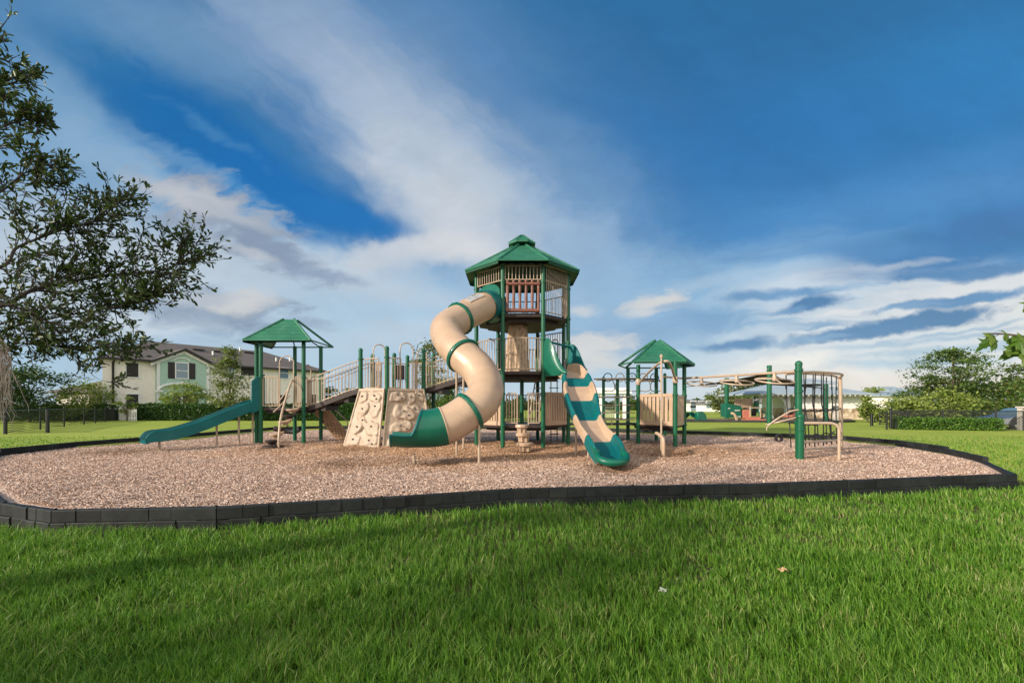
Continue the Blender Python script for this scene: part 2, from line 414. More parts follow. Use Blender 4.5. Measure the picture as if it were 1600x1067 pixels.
# added fill: the unseen sky behind the camera is brightened to warm white
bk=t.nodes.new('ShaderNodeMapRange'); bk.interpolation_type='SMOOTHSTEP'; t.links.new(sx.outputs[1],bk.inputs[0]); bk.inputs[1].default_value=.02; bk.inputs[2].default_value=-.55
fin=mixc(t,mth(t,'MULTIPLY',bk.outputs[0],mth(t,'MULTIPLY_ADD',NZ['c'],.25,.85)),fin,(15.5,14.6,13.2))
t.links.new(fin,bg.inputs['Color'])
w.cycles.sampling_method='MANUAL'; w.cycles.sample_map_resolution=512

# ------------------------------------------------------------------ ground
def lawn_z(x,y):
    # front lawn lies lower than the bark, the lawn behind a little higher
    s=min(1,max(0,(y-7.5)/6)); s=s*s*(3-2*s)
    z=-.2+.3*s
    if y>24: z-= .1*min(1,(y-24)/10)
    return z
EDGE=[(-8.6,7.3),(-6.5,5.78),(-5.46,5.40),(-3.61,5.57),(-1.73,6.15),(.03,6.77),(1.9,7.0),(3.66,7.17),(5.56,7.53),(7.5,7.93),(9.15,8.25),
      (10.45,10.0),(11.5,12.0),(12.05,14.2),(11.8,16.0),(9.9,17.8),(8.5,18.7),(7.1,19.5),(4.7,21.1),(2.8,22.4),(.8,23.6),(-1.4,24.0),(-3.6,24.1),(-5.8,24.0),(-8.0,23.8),(-10.0,23.5),(-11.7,22.6),
      (-12.1,20.0),(-12.3,17.8),(-12.6,15.6),(-13.0,13.5),(-12.9,11.4),(-11.6,9.9),(-10.2,8.6)]
EC=Vector((-.4,14.5))
def ring_pts(k):
    out=[]
    n=len(EDGE)
    for i in range(n):
        a=Vector(EDGE[i]); b=Vector(EDGE[(i+1)%n])
        for j in range(4):
            p=a.lerp(b,j/4); out.append(EC+(p-EC)*k)
    return out
def ground_mesh():
    rings=[.985,1.02,1.06,1.12,1.2,1.3,1.45,1.7,2.1,2.7,3.6,5,8,14,30,80]
    vs=[];fs=[]; n=len(EDGE)*4
    for ri,k in enumerate(rings):
        for p in ring_pts(k):
            z=lawn_z(p.x,p.y)
            if ri==0: z=min(z,-.03)-.12
            vs.append((p.x,p.y,z))
    for r in range(len(rings)-1):
        for i in range(n):
            j=(i+1)%n; fs.append((r*n+i,r*n+j,(r+1)*n+j,(r+1)*n+i))
    return vs,fs
def sep_y(t,p):
    s=t.nodes.new('ShaderNodeSeparateXYZ'); t.links.new(p,s.inputs[0]); return s.outputs[1]
def mat_lawn():
    m=bpy.data.materials.new('lawn_turf'); t=nt(m); b=t.nodes['Principled BSDF']; p=geo_pos(t)
    n1=mth(t,'ADD',mth(t,'MULTIPLY',noise_n(t,.35,4,.6,p),.55),mth(t,'MULTIPLY',noise_n(t,1.0,4,.6,p,(.07,.55,1)),.45)); n2=noise_n(t,9,6,.75,p); n3=noise_n(t,70,3,.7,p)
    c=ramp(t,[(.3,(.19,.27,.025)),(.5,(.30,.365,.045)),(.7,(.43,.45,.09))],n1)
    c=mixc(t,ramp(t,[(.35,(0,0,0)),(.7,(.6,.6,.6))],n2),c,(.17,.25,.025))
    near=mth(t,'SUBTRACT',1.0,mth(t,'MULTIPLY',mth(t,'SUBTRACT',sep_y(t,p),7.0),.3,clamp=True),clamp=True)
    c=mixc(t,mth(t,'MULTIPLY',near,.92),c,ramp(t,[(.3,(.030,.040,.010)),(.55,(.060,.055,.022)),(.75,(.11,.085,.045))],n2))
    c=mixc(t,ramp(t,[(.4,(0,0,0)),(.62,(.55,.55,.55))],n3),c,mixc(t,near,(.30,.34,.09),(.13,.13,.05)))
    t.links.new(c,b.inputs['Base Color']); b.inputs['Roughness'].default_value=.85; b.inputs['Specular IOR Level'].default_value=.15
    h=mth(t,'ADD',n3,mth(t,'MULTIPLY',n2,1.5)); t.links.new(bump(t,h,.45,.04),b.inputs['Normal'])
    return m
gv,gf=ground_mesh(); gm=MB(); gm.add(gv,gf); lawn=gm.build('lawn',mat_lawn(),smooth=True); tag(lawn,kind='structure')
# bark surface, gently humped, with darker scooped hollows where feet land
def hump(x,y):
    z=.05*(mnoise.noise(Vector((x*.35,y*.35,3)))+.5*mnoise.noise(Vector((x*1.1,y*1.1,7))))+.015*mnoise.noise(Vector((x*3,y*3,1)))
    for cx,cy,r,dp in HOLLOWS:
        q=((x-cx)**2+((y-cy))**2)/r**2
        if q<6: z-=dp*math.exp(-q)-.35*dp*math.exp(-((q-2.2)**2))
    return z
HOLLOWS=[(-3.3,10.0,.62,.17),(2.2,9.1,.55,.15),(-10.9,12.6,.6,.08),(3.9,11.9,.65,.12),(.35,12.6,.5,.06),(-7.2,13.6,.5,.06),(4.6,12.4,.7,.10),(-4.6,13.2,.6,.09),(6.3,13.2,.6,.09),(-1.6,10.0,.4,.05)]
def inpoly(x,y,poly):
    c=False; n=len(poly); j=n-1
    for i in range(n):
        xi,yi=poly[i]; xj,yj=poly[j]
        if (yi>y)!=(yj>y) and x<(xj-xi)*(y-yi)/(yj-yi)+xi: c=not c
        j=i
    return c
def mat_mulch(name, chips):
    m=bpy.data.materials.new(name); t=nt(m); b=t.nodes['Principled BSDF']; g=t.nodes.new('ShaderNodeNewGeometry'); p=g.outputs['Position']
    fresh=noise_n(t,.42,4,.6,p,)
    hol=None
    sp=t.nodes.new('ShaderNodeSeparateXYZ'); t.links.new(p,sp.inputs[0])
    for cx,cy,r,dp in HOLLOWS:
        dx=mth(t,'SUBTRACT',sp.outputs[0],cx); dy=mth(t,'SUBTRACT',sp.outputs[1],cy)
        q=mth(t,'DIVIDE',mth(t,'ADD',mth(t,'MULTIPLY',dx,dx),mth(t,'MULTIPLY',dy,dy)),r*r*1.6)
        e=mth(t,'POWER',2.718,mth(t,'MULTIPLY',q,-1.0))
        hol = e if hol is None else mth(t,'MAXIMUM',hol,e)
    if chips:
        k=g.outputs['Random Per Island']
    else:
        vo=t.nodes.new('ShaderNodeTexVoronoi'); vo.inputs['Scale'].default_value=26; mp=t.nodes.new('ShaderNodeMapping'); mp.inputs['Scale'].default_value=(1,1.6,1); mp.inputs['Rotation'].default_value=(0,0,.5)
        t.links.new(p,mp.inputs[0]); t.links.new(mp.outputs[0],vo.inputs['Vector'])
        sv=t.nodes.new('ShaderNodeSeparateColor'); t.links.new(vo.outputs['Color'],sv.inputs[0]); k=sv.outputs[0]
    grey=ramp(t,[(0,(.24,.15,.105)),(.12,(.42,.28,.205)),(.45,(.57,.40,.305)),(.8,(.65,.48,.38)),(1,(.74,.60,.50))],k)
    oran=ramp(t,[(0,(.20,.10,.05)),(.2,(.40,.22,.11)),(.6,(.57,.34,.18)),(1,(.70,.47,.30))],k)
    # fresher orange bark around the equipment, weathered pink-grey bark out at the edge
    dx=mth(t,'MULTIPLY',mth(t,'SUBTRACT',sp.outputs[0],-1.0),.125); dy=mth(t,'MULTIPLY',mth(t,'SUBTRACT',sp.outputs[1],13.0),.27)
    rad=mth(t,'SQRT',mth(t,'ADD',mth(t,'MULTIPLY',dx,dx),mth(t,'MULTIPLY',dy,dy)))
    fz=mth(t,'ADD',mth(t,'SUBTRACT',1.25,rad),mth(t,'MULTIPLY',mth(t,'SUBTRACT',fresh,.5),2.6))
    mr=t.nodes.new('ShaderNodeMapRange'); mr.inputs[1].default_value=.05; mr.inputs[2].default_value=.95; mr.inputs[4].default_value=.85; t.links.new(fz,mr.inputs[0])
    c=mixc(t,mr.outputs[0],grey,oran)
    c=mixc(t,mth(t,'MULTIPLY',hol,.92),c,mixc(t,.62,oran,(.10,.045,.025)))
    t.links.new(c,b.inputs['Base Color']); b.inputs['Roughness'].default_value=.9; b.inputs['Specular IOR Level'].default_value=.15
    if not chips:
        t.links.new(bump(t,vo.outputs['Distance'],.9,.03),b.inputs['Normal'])
    return m
def bark_mesh():
    m=MB(); n=len(EDGE)*4; R=[0]+[i/26 for i in range(1,26)]+[.994]
    outer=[Vector(p) for p in ring_pts(1.0)]
    vs=[(EC.x,EC.y,hump(EC.x,EC.y))]; fs=[]
    for k in R[1:]:
        for p in outer:
            q=EC+(p-EC)*k; vs.append((q.x,q.y,hump(q.x,q.y)))
    for i in range(n): fs.append((0,1+i,1+(i+1)%n))
    for r in range(len(R)-2):
        for i in range(n):
            a=1+r*n+i; b=1+r*n+(i+1)%n; fs.append((a,a+n,b+n,b))
    m.add(vs,fs); return m
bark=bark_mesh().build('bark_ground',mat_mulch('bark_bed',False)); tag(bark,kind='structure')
EDGI=[(EC.x+(p[0]-EC.x)*.984,EC.y+(p[1]-EC.y)*.976) for p in EDGE]
def scatter_chips(N):
    rng=np.random.default_rng(5); pts=[]
    while len(pts)<N:
        y=5.4+ (rng.random()**1.9)*17; x=(rng.random()*2-1)*1.35*y
        if abs(x)>13.2 or not inpoly(x,y,EDGI): continue
        pts.append((x,y))
    P=np.array(pts); M=len(P)
    z=np.array([hump(x,y) for x,y in pts])
    L=rng.uniform(.015,.050,M)*(1+.03*(P[:,1]-6)); W=L*rng.uniform(.22,.5,M); a=rng.uniform(0,2*PI,M)
    d=np.stack([np.cos(a),np.sin(a),rng.normal(0,.28,M)],1); d/=np.linalg.norm(d,axis=1)[:,None]
    s=np.stack([-np.sin(a),np.cos(a),rng.normal(0,.35,M)],1); nrm=np.cross(d,s); nrm/=np.linalg.norm(nrm,axis=1)[:,None]
    c=np.stack([P[:,0],P[:,1],z+rng.uniform(.004,.022,M)],1); T=(.006+.006*rng.random(M))[:,None]
    V=np.zeros((M,6,3)); L_=L[:,None]/2; W_=W[:,None]/2
    V[:,0]=c-d*L_-s*W_; V[:,1]=c-d*L_+s*W_*.6; V[:,2]=c+s*W_+nrm*T; V[:,3]=c-s*W_+nrm*T*1.3; V[:,4]=c+d*L_-s*W_*.5; V[:,5]=c+d*L_+s*W_*.8
    f=np.array([[0,3,2,1],[3,4,5,2]]); ff=(np.arange(M)[:,None,None]*6+f[None]).reshape(-1)
    o=np_mesh('bark_chips',V.reshape(-1,3),ff,np.full(M*2,4),mat_mulch('bark_chip',True)); tag(o,'loose tan and orange bark chips covering the playground floor','bark chips',kind='stuff')
scatter_chips(230000)

# ------------------------------------------------------------------ border of moulded black blocks
def border_mesh(L,H,seed):
    # local x along the piece, base at z=0, y=0 the outer face
    r=random.Random(seed); m=MB(); n=6; h=H/2
    for course in range(2):
        z0=course*h; x=0; off=0 if course else L/n*.45; n=7 if course else 6
        cuts=[0]+[min(L,max(0,off+L/n*k+r.uniform(-.02,.02))) for k in range(0 if course==0 else 1,n)]+[L]
        cuts=sorted(set(cuts))
        for a,b in zip(cuts,cuts[1:]):
            if b-a<.02: continue
            dd=r.uniform(0,.028); tz=z0+h-(.006 if course==0 else 0)
            y0=-dd-(.012 if course==0 else 0); y1=.085
            e=.012
            m.add([(a+.002,y0,z0),(b-.002,y0,z0),(b-.002,y0,tz-e),(a+.002,y0,tz-e),(b-.002,y0+e,tz),(a+.002,y0+e,tz),(b-.002,y1-e,tz),(a+.002,y1-e,tz),(b-.002,y1,tz-e),(a+.002,y1,tz-e),(b-.002,y1,z0),(a+.002,y1,z0)],
              [(0,1,2,3),(3,2,4,5),(5,4,6,7),(7,6,8,9),(9,8,10,11),(11,10,1,0),(0,3,5,7,9,11),(1,10,8,6,4,2)])
    m.box((L/2,.062,H/2-.004),(L-.002,.04,H-.016))
    # end stake boss
    m.lathe((L-.03,.04,0),[(.02,H-.02),(.02,H+.012),(.012,H+.016)],10)
    return m
BORD=[]
def border():
    n=len(EDGE); protos={}
    for i in range(n):
        a=Vector(EDGE[i]); b=Vector(EDGE[(i+1)%n]); L=(b-a).length
        k=max(1,round(L/1.95))
        for j in range(k):
            p=a.lerp(b,j/k); q=a.lerp(b,(j+1)/k); l=(q-p).length; mid=(p+q)/2
            z=min(lawn_z(p.x,p.y),lawn_z(q.x,q.y))-.04
            front = mid.y<9.5
            top=.045 if front else .045+min(.15,(mid.y-9.5)*.07)
            sd=len(BORD)%4
            if sd not in protos:
                ob=border_mesh(1.0*1.9,.26,sd).build('edging_block',BLOCK,loc=(0,0,0)); protos[sd]=ob
                o=ob
            else:
                o=protos[sd].copy(); C.objects.link(o)
            ang=math.atan2(q.y-p.y,q.x-p.x); o.location=(p.x,p.y,z); o.rotation_euler=(0,0,ang)
            zt=top-z; o.scale=(l/1.9*.999,1,zt/.26); BORD.append((o,mid))
border()
for o,mid in BORD:
    if mid.y<9.5: lab='black edging block moulded like bricks, on the near rim of the bark bed'
    else: lab='low black edging block on the far rim of the bark bed, against the back lawn'
    tag(o,lab,'edging block','black edging blocks along the near lawn' if mid.y<9.5 else 'black edging blocks along the back lawn')

# ------------------------------------------------------------------ grass blades of the near lawn
GRASS=leafmat('grass_blade',[(.2,(.016,.050,.005)),(.38,(.06,.165,.010)),(.58,(.115,.27,.020)),(.76,(.22,.35,.05)),(.86,(.40,.37,.17))],.5,.35,(.16,.34,.02))
def grass(N,seed):
    rng=np.random.default_rng(seed); X=[];Y=[]
    E=[(EC.x+(p[0]-EC.x)*1.012,EC.y+(p[1]-EC.y)*1.018) for p in EDGE]
    n0=int(N*1.5)
    u=rng.random(n0); y0,y1=1.5,17.0; k=1.0
    y=(y0**-k+u*(y1**-k-y0**-k))**(-1/k); x=(rng.random(n0)*2-1)*1.35*y
    keep=np.array([not inpoly(a,b,E) for a,b in zip(x,y)]) & ~((y>9.0)&(np.abs(x)<9.5))
    x=x[keep][:N]; y=y[keep][:N]; M=len(x)
    # tufts: pull towards a jittered clump centre
    g=.085; ix=np.floor(x/g).astype(int); iy=np.floor(y/g).astype(int); hs=rng.random((997,2)); hk=(ix*73+iy*179)%997; cx=(ix+hs[hk,0])*g; cy=(iy+hs[hk,1])*g; pull=.62*rng.random(M); x=x+(cx-x)*pull; y=y+(cy-y)*pull
    z=np.array([lawn_z(a,b) for a,b in zip(x,y)])-.005
    big=np.array([mnoise.noise(Vector((a*.9,b*.9,0))) for a,b in zip(x,y)]); sm=np.array([mnoise.noise(Vector((a*4,b*4,5))) for a,b in zip(x,y)])
    far=np.clip((y-2)/10,0,1)
    H=(.065+.075*rng.random(M)**1.6+.05*big+.05*sm)*(1-.45*np.clip((y-8)/6,0,1)); H=np.clip(H,.03,.2)
    thin=np.array([mnoise.noise(Vector((a*2.3,b*2.3,9))) for a,b in zip(x,y)]); H=np.where((thin<-.16)&(rng.random(M)<.6),H*.35,H)
    W=(.0018+.0017*rng.random(M))*(1+2.2*far)
    a=rng.uniform(0,2*PI,M); lean=rng.normal(.35,.28,M); la=rng.uniform(0,2*PI,M)*.75+.25*1.0
    s=np.stack([np.cos(a),np.sin(a),np.zeros(M)],1); ld=np.stack([np.cos(la),np.sin(la),np.zeros(M)],1)
    b=np.stack([x,y,z],1); up=np.array([0,0,1.0])
    mid=b+up*(H*.55)[:,None]+ld*(H*lean*.3)[:,None]
    tip=b+up*(H*(1-.25*np.abs(lean)))[:,None]+ld*(H*lean*1.1)[:,None]
    V=np.zeros((M,5,3)); V[:,0]=b-s*W[:,None]; V[:,1]=b+s*W[:,None]; V[:,2]=mid+s*(W*.8)[:,None]; V[:,3]=mid-s*(W*.8)[:,None]; V[:,4]=tip
    idx=np.arange(M)[:,None]*5
    quads=(idx+np.array([[0,1,2,3]])); tris=(idx+np.array([[3,2,4]]))
    ff=np.concatenate([quads,tris],1).ravel(); lt=np.tile([4,3],M)
    o=np_mesh('grass',V.reshape(-1,3),ff,lt,GRASS,smooth=True); tag(o,'long green grass blades of the near lawn','grass',kind='stuff')
grass(400000,11)
def fallen_leaf(px,py,mat,label,s,rz):
    x,y=gnd(px,py,-.2); z=-.2+.10
    m=MB(); n=9; out=[]
    for k in range(n*2):
        a=2*PI*k/(2*n); r=s*(1 if k%2==0 else .62)*(1+.25*math.cos(a)); out.append((x+r*math.cos(a+rz),y+r*.8*math.sin(a+rz),z+.012*math.sin(3*a)))
    m.slab(out,.003); o=m.build('fallen_leaf',mat,loc=(x,y,z)); tag(o,label,'leaf')
fallen_leaf(1222,908,plain('dry_leaf',(.46,.31,.15),.8,.2,30),'dry tan leaf lying on the green lawn, the browner of two',.045,.4)
fallen_leaf(1036,942,plain('pale_leaf',(.30,.33,.27),.8,.2,30),'pale grey-white leaf lying on the lawn nearer the camera',.035,1.3)
# ================================================================== playground equipment
def post(parent, x, y, ztop, r=.064, cap=True, collars=(), mat=None, z0=-.1, name='post'):
    m=MB(); m.tube([(x,y,z0),(x,y,ztop)],r,18)
    if cap: m.lathe((x,y,ztop),[(r*1.08,-.03),(r*1.12,0),(r*1.02,.03),(r*.75,.06),(r*.3,.078)],18)
    for zc in collars: m.lathe((x,y,zc),[(r*1.02,-.035),(r*1.28,-.028),(r*1.28,.028),(r*1.02,.035)],18)
    return m.build(name,mat or GREEN,parent)
def bars(parent, p0, p1, zb, h, n, r=.0125, rail=.019, name='railing', mat=None, mid=None, bow=0, inset=.07):
    # barred panel; zb may be a pair (sloping); bow pushes the middle outwards
    zb=zb if isinstance(zb,tuple) else (zb,zb)
    a=Vector(p0[:2]); b=Vector(p1[:2]); d=(b-a); L=d.length; d/=L; nn=Vector((d.y,-d.x))
    def pt(t,z):
        s=inset/L+t*(1-2*inset/L); o=bow*4*t*(1-t); q=a+d*(s*L)+nn*o; return Vector((q.x,q.y,lerp(zb[0],zb[1],s)+z))
    m=MB(); K=10 if bow else 1
    for z in [0,h]+([mid] if mid else []): m.tube([pt(k/K,z) for k in range(K+1)],rail,8)
    for k in range(n):
        t=(k)/(n-1); m.tube([pt(t,0),pt(t,h)],r if 0<k<n-1 else rail,7)
    return m.build(name,mat or TANM,parent)
def slats(parent, p0, p1, z0, z1, n=8, th=.045, name='slatted_panel', mat=None, wavy=.0):
    m=MB(); a=Vector(p0[:2]); b=Vector(p1[:2]); L=(b-a).length; d=(b-a)/L
    ins=.085
    def P(s): q=a+d*(ins+s*(L-2*ins)); return (q.x,q.y)
    hb=.14; ht=.10
    m.obox(P(0),P(1),z0,z0+hb,th); m.obox(P(0),P(1),z1-ht,z1,th)
    w=1/(n*1.42)
    for k in range(n):
        c=(k+.5)/n; lo=c-w/2; hi=c+w/2
        if k==0: lo=0
        if k==n-1: hi=1
        m.obox(P(lo),P(hi),z0+hb,z1-ht,th*.86)
    return m.build(name,mat or TAN,parent,bevel=.008)
def arch(parent, p0, p1, z0, ztop, r=.019, name='arch_handrail', mat=None, lean=(0,0)):
    a=Vector((p0[0],p0[1],z0)); b=Vector((p1[0],p1[1],z0)); R=(b-a).length/2; pts=[a,Vector((a.x,a.y,ztop-R))]
    c=(a+b)/2; d=(b-a).normalized()
    for k in range(1,12):
        an=PI-PI*k/12; pts.append(Vector((c.x,c.y,ztop-R))+d*(R*math.cos(an))+Vector((0,0,R*math.sin(an))))
    pts+=[Vector((b.x,b.y,ztop-R)),b]
    m=MB(); m.tube(pts,r,9); return m.build(name,mat or TANM,parent)
def deck(parent, poly, z, th=.09, name='deck', mat=None):
    m=MB(); m.prism(poly,z-th,z)
    cx=sum(p[0] for p in poly)/len(poly); cy=sum(p[1] for p in poly)/len(poly)
    sm=[(cx+(p[0]-cx)*.8,cy+(p[1]-cy)*.8) for p in poly]; m.prism(sm,z-th-.10,z-th-.002)
    return m.build(name,mat or BRN,parent,bevel=.006)
def roof_panels(parent, eave, top, zi, zt, name='roof', mat=None, lip=.09, rib=.035, solid=None):
    # eave: ring of (x,y); top ring same count; thin shell with rounded hip ribs
    n=len(eave); E=[Vector((p[0],p[1],zi)) for p in eave]; T=[Vector((p[0],p[1],zt)) for p in top]
    m=MB()
    dn=Vector((0,0,-.03))
    S=6
    for i in range(n):
        if solid is not None and i not in solid: continue
        j=(i+1)%n; a,b,c,e=E[i],E[j],T[j],T[i]
        for k in range(S):   # shallow clapboard steps up the slope
            t0=k/S; t1=(k+1)/S
            p0=a.lerp(e,t0)+Vector((0,0,.012)); p1=b.lerp(c,t0)+Vector((0,0,.012)); p2=b.lerp(c,t1); p3=a.lerp(e,t1)
            m.add([p0,p1,p2,p3,p0+dn,p1+dn,p2+dn,p3+dn],[(0,1,2,3),(7,6,5,4),(0,4,5,1)])
        m.add([a,b,b+Vector((0,0,-lip)),a+Vector((0,0,-lip))],[(0,3,2,1),(0,1,2,3)])
    cz=Vector((sum(p[0] for p in top)/n,sum(p[1] for p in top)/n,zt)); m.add([*T,*(p+dn for p in T)],[tuple(range(n)),tuple(range(2*n-1,n-1,-1))])
    rf=m.build(name,mat or ROOFG,parent,ang=20)
    rb=MB()
    for i in range(n):
        rb.tube([E[i]+Vector((0,0,-.01)),T[i]+Vector((0,0,.02))],rib,8)
        rb.tube([E[i]+Vector((0,0,-.01)),E[(i+1)%n]+Vector((0,0,-.01))],rib*.6,8)
    rb.build('roof_rib',mat or ROOFG,rf)
    return rf
def octo(cx,cy,ap):
    R=ap/math.cos(PI/8); return [(cx+R*math.cos(PI/8+PI/4*k),cy+R*math.sin(PI/8+PI/4*k)) for k in range(8)]

# ---------------------------------------------------------------- central tower
TC=(.33,15.2)
tw=thing('play_tower',(TC[0],TC[1],0),'three-storey green and tan play tower with eight-sided green roof, tallest of the playground','play tower')
OV=octo(TC[0],TC[1],1.47)   # index 5,6 are the two front posts
# angles: k=0:22.5 ... order CCW from east
zL,zM,zT=.68,2.30,4.06
for k,(x,y) in enumerate(OV):
    if k==2: x,y=.94,16.67
    if k==3: x,y=-.50,16.35
    post(tw,x,y,5.46,cap=False,collars=(zL-.02,1.62,zM-.03,3.27,zT-.03,5.0))
post(tw,TC[0],TC[1],3.95,cap=False)
in_=octo(TC[0],TC[1],1.44)
deck(tw,in_,zL,name='lower_deck'); deck(tw,in_,zM,name='middle_deck',th=.11); deck(tw,in_,zT,name='upper_deck',th=.11)
ro=octo(TC[0],TC[1],1.80); rt=octo(TC[0],TC[1],.27)
tr_=roof_panels(tw,ro,rt,5.56,6.52,lip=.10,rib=.045)
cu=MB()
for k,(x,y) in enumerate(octo(TC[0],TC[1],.23)): cu.tube([(x,y,6.48),(x,y,6.66)],.03,8)
cu.lathe((TC[0],TC[1],0),[(.12,6.5),(.12,6.66)],8,PI/8)
cu.build('cupola_drum',ROOFG,tr_)
co_=octo(TC[0],TC[1],.44); ct=octo(TC[0],TC[1],.05)
m=MB()
for i in range(8):
    j=(i+1)%8; a=Vector((*co_[i],6.64)); b=Vector((*co_[j],6.64)); c=Vector((*ct[j],6.93)); e=Vector((*ct[i],6.93)); dn=Vector((0,0,-.05))
    m.add([a,b,c,e,a+dn,b+dn],[(0,1,2,3),(0,4,5,1)]);
m.prism(co_,6.588,6.592); m.prism(ct,6.93,6.935)
for i in range(8): m.tube([Vector((*co_[i],6.63)),Vector((*ct[i],6.94))],.022,6)
m.build('cupola_roof',ROOFG,tr_,ang=20)
# roof trusses under the shell
m=MB()
for k in range(8): m.tube([Vector((*OV[k],5.42)),Vector((TC[0],TC[1],6.35))],.025,6)
m.build('roof_truss',BLKM,tr_)
fr=(OV[5],OV[6]); lf=(OV[4],OV[5]); rf_=(OV[6],OV[7]); w0=(OV[3],OV[4]); e0=(OV[7],OV[0]); bl=(OV[2],OV[3]); bb=(OV[1],OV[2]); br=(OV[0],OV[1])
# upper storey
bars(tw,*fr,5.07,.42,11,name='upper_bar_panel')
bars(tw,*lf,5.06,.42,11,name='upper_bar_panel')
bars(tw,*rf_,zT+.05,1.42,12,mid=.95,name='full_height_bar_panel')
bars(tw,*e0,zT+.05,.95,9,r=.010,name='full_height_bar_panel')
bars(tw,*w0,zT+.05,1.42,12,mid=.95,name='full_height_bar_panel')
bars(tw,*bb,zT+.05,.95,8,r=.010,name='full_height_bar_panel')
bars(tw,*br,zT+.05,.95,8,r=.010,name='full_height_bar_panel')
bars(tw,OV[2],(-.50,16.35),zT+.05,.95,8,r=.010,name='full_height_bar_panel')
# dark brown log front panel
m=MB(); a=Vector((*OV[5],0)); b=Vector((*OV[6],0)); d=(b-a).normalized(); rr=random.Random(3)
def LP(s,z,o=0): return a+d*(.10+s*((b-a).length-.20))+Vector((0,-.02+o,z))
for z,r in ((zT+.07,.062),(4.93,.055)):
    m.tube([LP(k/10,z+rr.uniform(-.006,.006)) for k in range(11)],[r*rr.uniform(.92,1.08) for _ in range(11)],10)
for k in range(6):
    s=.04+k*.184; m.tube([LP(s+rr.uniform(-.004,.004),zT+.1+j*.11,.012) for j in range(9)],[.046*rr.uniform(.88,1.1) for _ in range(9)],9)
m.build('log_panel',LOG,tw)
# stump-shaped climbing tube inside, from the middle deck up
m=MB(); G=[];Nn=[]
for i in range(13):
    row=[];nr=[]
    z=zM+.02+i*(zT-.2-zM)/12
    for j in range(25):
        an=-PI*.98+ (PI*1.45)*j/24; r=.31+.045*math.sin(8*an+i*.25)+.035*mnoise.noise(Vector((an*2,z*2,4)))+.05*(1-i/12)**2
        row.append(Vector((TC[0]-.16+r*math.cos(an),TC[1]-.35+r*math.sin(an),z))); nr.append(Vector((math.cos(an),math.sin(an),0)))
    G.append(row);Nn.append(nr)
m.grid_shell(G,.04,Nn); m.build('stump_climber',TRUNKP,tw)
# middle storey balconies
bars(tw,*fr,zM+.06,.93,13,bow=.16,name='balcony_railing')
bars(tw,*lf,zM+.06,.93,11,bow=.10,name='balcony_railing')
m=MB(); m.prism([OV[5],OV[6],(OV[6][0]-.12,OV[6][1]-.13),((OV[5][0]+OV[6][0])/2,OV[5][1]-.19),(OV[5][0]+.12,OV[5][1]-.13)],zM-.09,zM-.004); m.build('balcony_lip',BRN,tw)
bars(tw,*bb,zM+.06,.95,11,name='barrier'); bars(tw,*br,zM+.06,1.45,11,name='barrier'); bars(tw,OV[2],(-.50,16.35),zM+.06,1.45,11,name='barrier')
slats(tw,OV[7],OV[0],zM+.02,zM+.52,6,name='half_panel'); slats(tw,(-.50,16.35),OV[2],zM+.02,zM+.6,7,name='half_panel')
arch(tw,(-.90,15.95),(-.62,16.2),zM,3.62); arch(tw,(1.62,16.0),(1.42,16.2),zM,3.6)
# lower storey
m=MB()
def loop_panel(x0,x1,y,z0,z1,nb,lo):
    pts=[(x0,y,z0),(x0,y,z1-.05),(x0+.05,y,z1),(x1-.05,y,z1),(x1,y,z1-.05),(x1,y,lo)]
    m.tube(pts,.02,8); m.tube([(x0,y,z0),(x1,y,z0)],.02,8)
    for k in range(1,nb): xx=lerp(x0,x1,k/nb); m.tube([(xx,y,z0),(xx,y,z1)],.012,6)
loop_panel(-.17,.16,13.82,zL+.06,1.64,4,zL-.02); loop_panel(.83,.50,13.82,zL+.06,1.64,4,zL-.02)
m.build('entry_railing',TANM,tw)
slats(tw,*lf,zL-.02,1.62,9); slats(tw,*rf_,zL-.02,1.68,9)
bars(tw,*bb,zL+.06,.9,10,name='barrier'); bars(tw,*w0,zL+.06,.9,10,name='barrier')
# sloping ladder between lower and middle decks, and an upright ladder at the back
m=MB()
for sx in (0,.30): m.tube(catmull([(.52+sx,14.55,zL),(.66+sx,14.75,1.5),(.80+sx,14.95,2.2),(.92+sx,15.1,2.42)],5),.021,8)
m.tube([(.92,15.1,2.42),(1.22,15.1,2.42)],.021,8)
for k in range(6):
    f=(k+.7)/6.4; x=lerp(.52,.82,f); y=lerp(14.55,14.98,f); m.tube([(x,y,lerp(zL,2.25,f)),(x+.3,y,lerp(zL,2.25,f))],.017,6)
m.build('inner_ladder',TANM,tw)
m=MB()
for dx in (-.11,.11): m.tube([(1.50+dx,16.25,-.05),(1.50+dx,16.25,zM)],.018,7)
for k in range(9): m.tube([(1.33,16.25,.25+k*.235),(1.67,16.25,.25+k*.235)],.015,6)
m.build('back_ladder',BLKM,tw)
# stacked pod steps before the entrance
ps=thing('pod_steps',(.35,12.95,0),'three stacked tan flower-shaped pod steps in front of the tall tower entrance','pod steps')
for k,(z0,r,yy) in enumerate(((-.02,.225,12.85),(.24,.205,13.05),(.47,.18,13.25))):
    m=MB(); H=.2
    prof=[]
    G=[]
    n=28; x0=.36-.04*k
    vs=[];fs=[]
    lv=[(0,.75),(.35,.8),(.62,.86),(.66,1.06),(.92,1.08),(1.0,1.0),(1.0,.0)]
    for hh,rf in lv:
        for j in range(n):
            an=2*PI*j/n; fl=(.30*abs(math.sin(3.5*an))**1.5 if hh<.63 else .04*abs(math.sin(3.5*an))); q=r*rf*(1-fl); vs.append((x0+q*math.cos(an),yy+q*math.sin(an),z0+H*1.25*hh))
    for i in range(len(lv)-1):
        for j in range(n): l=(j+1)%n; fs.append((i*n+j,i*n+l,(i+1)*n+l,(i+1)*n+j))
    m.add(vs,fs); m.build('step',TAN,ps)

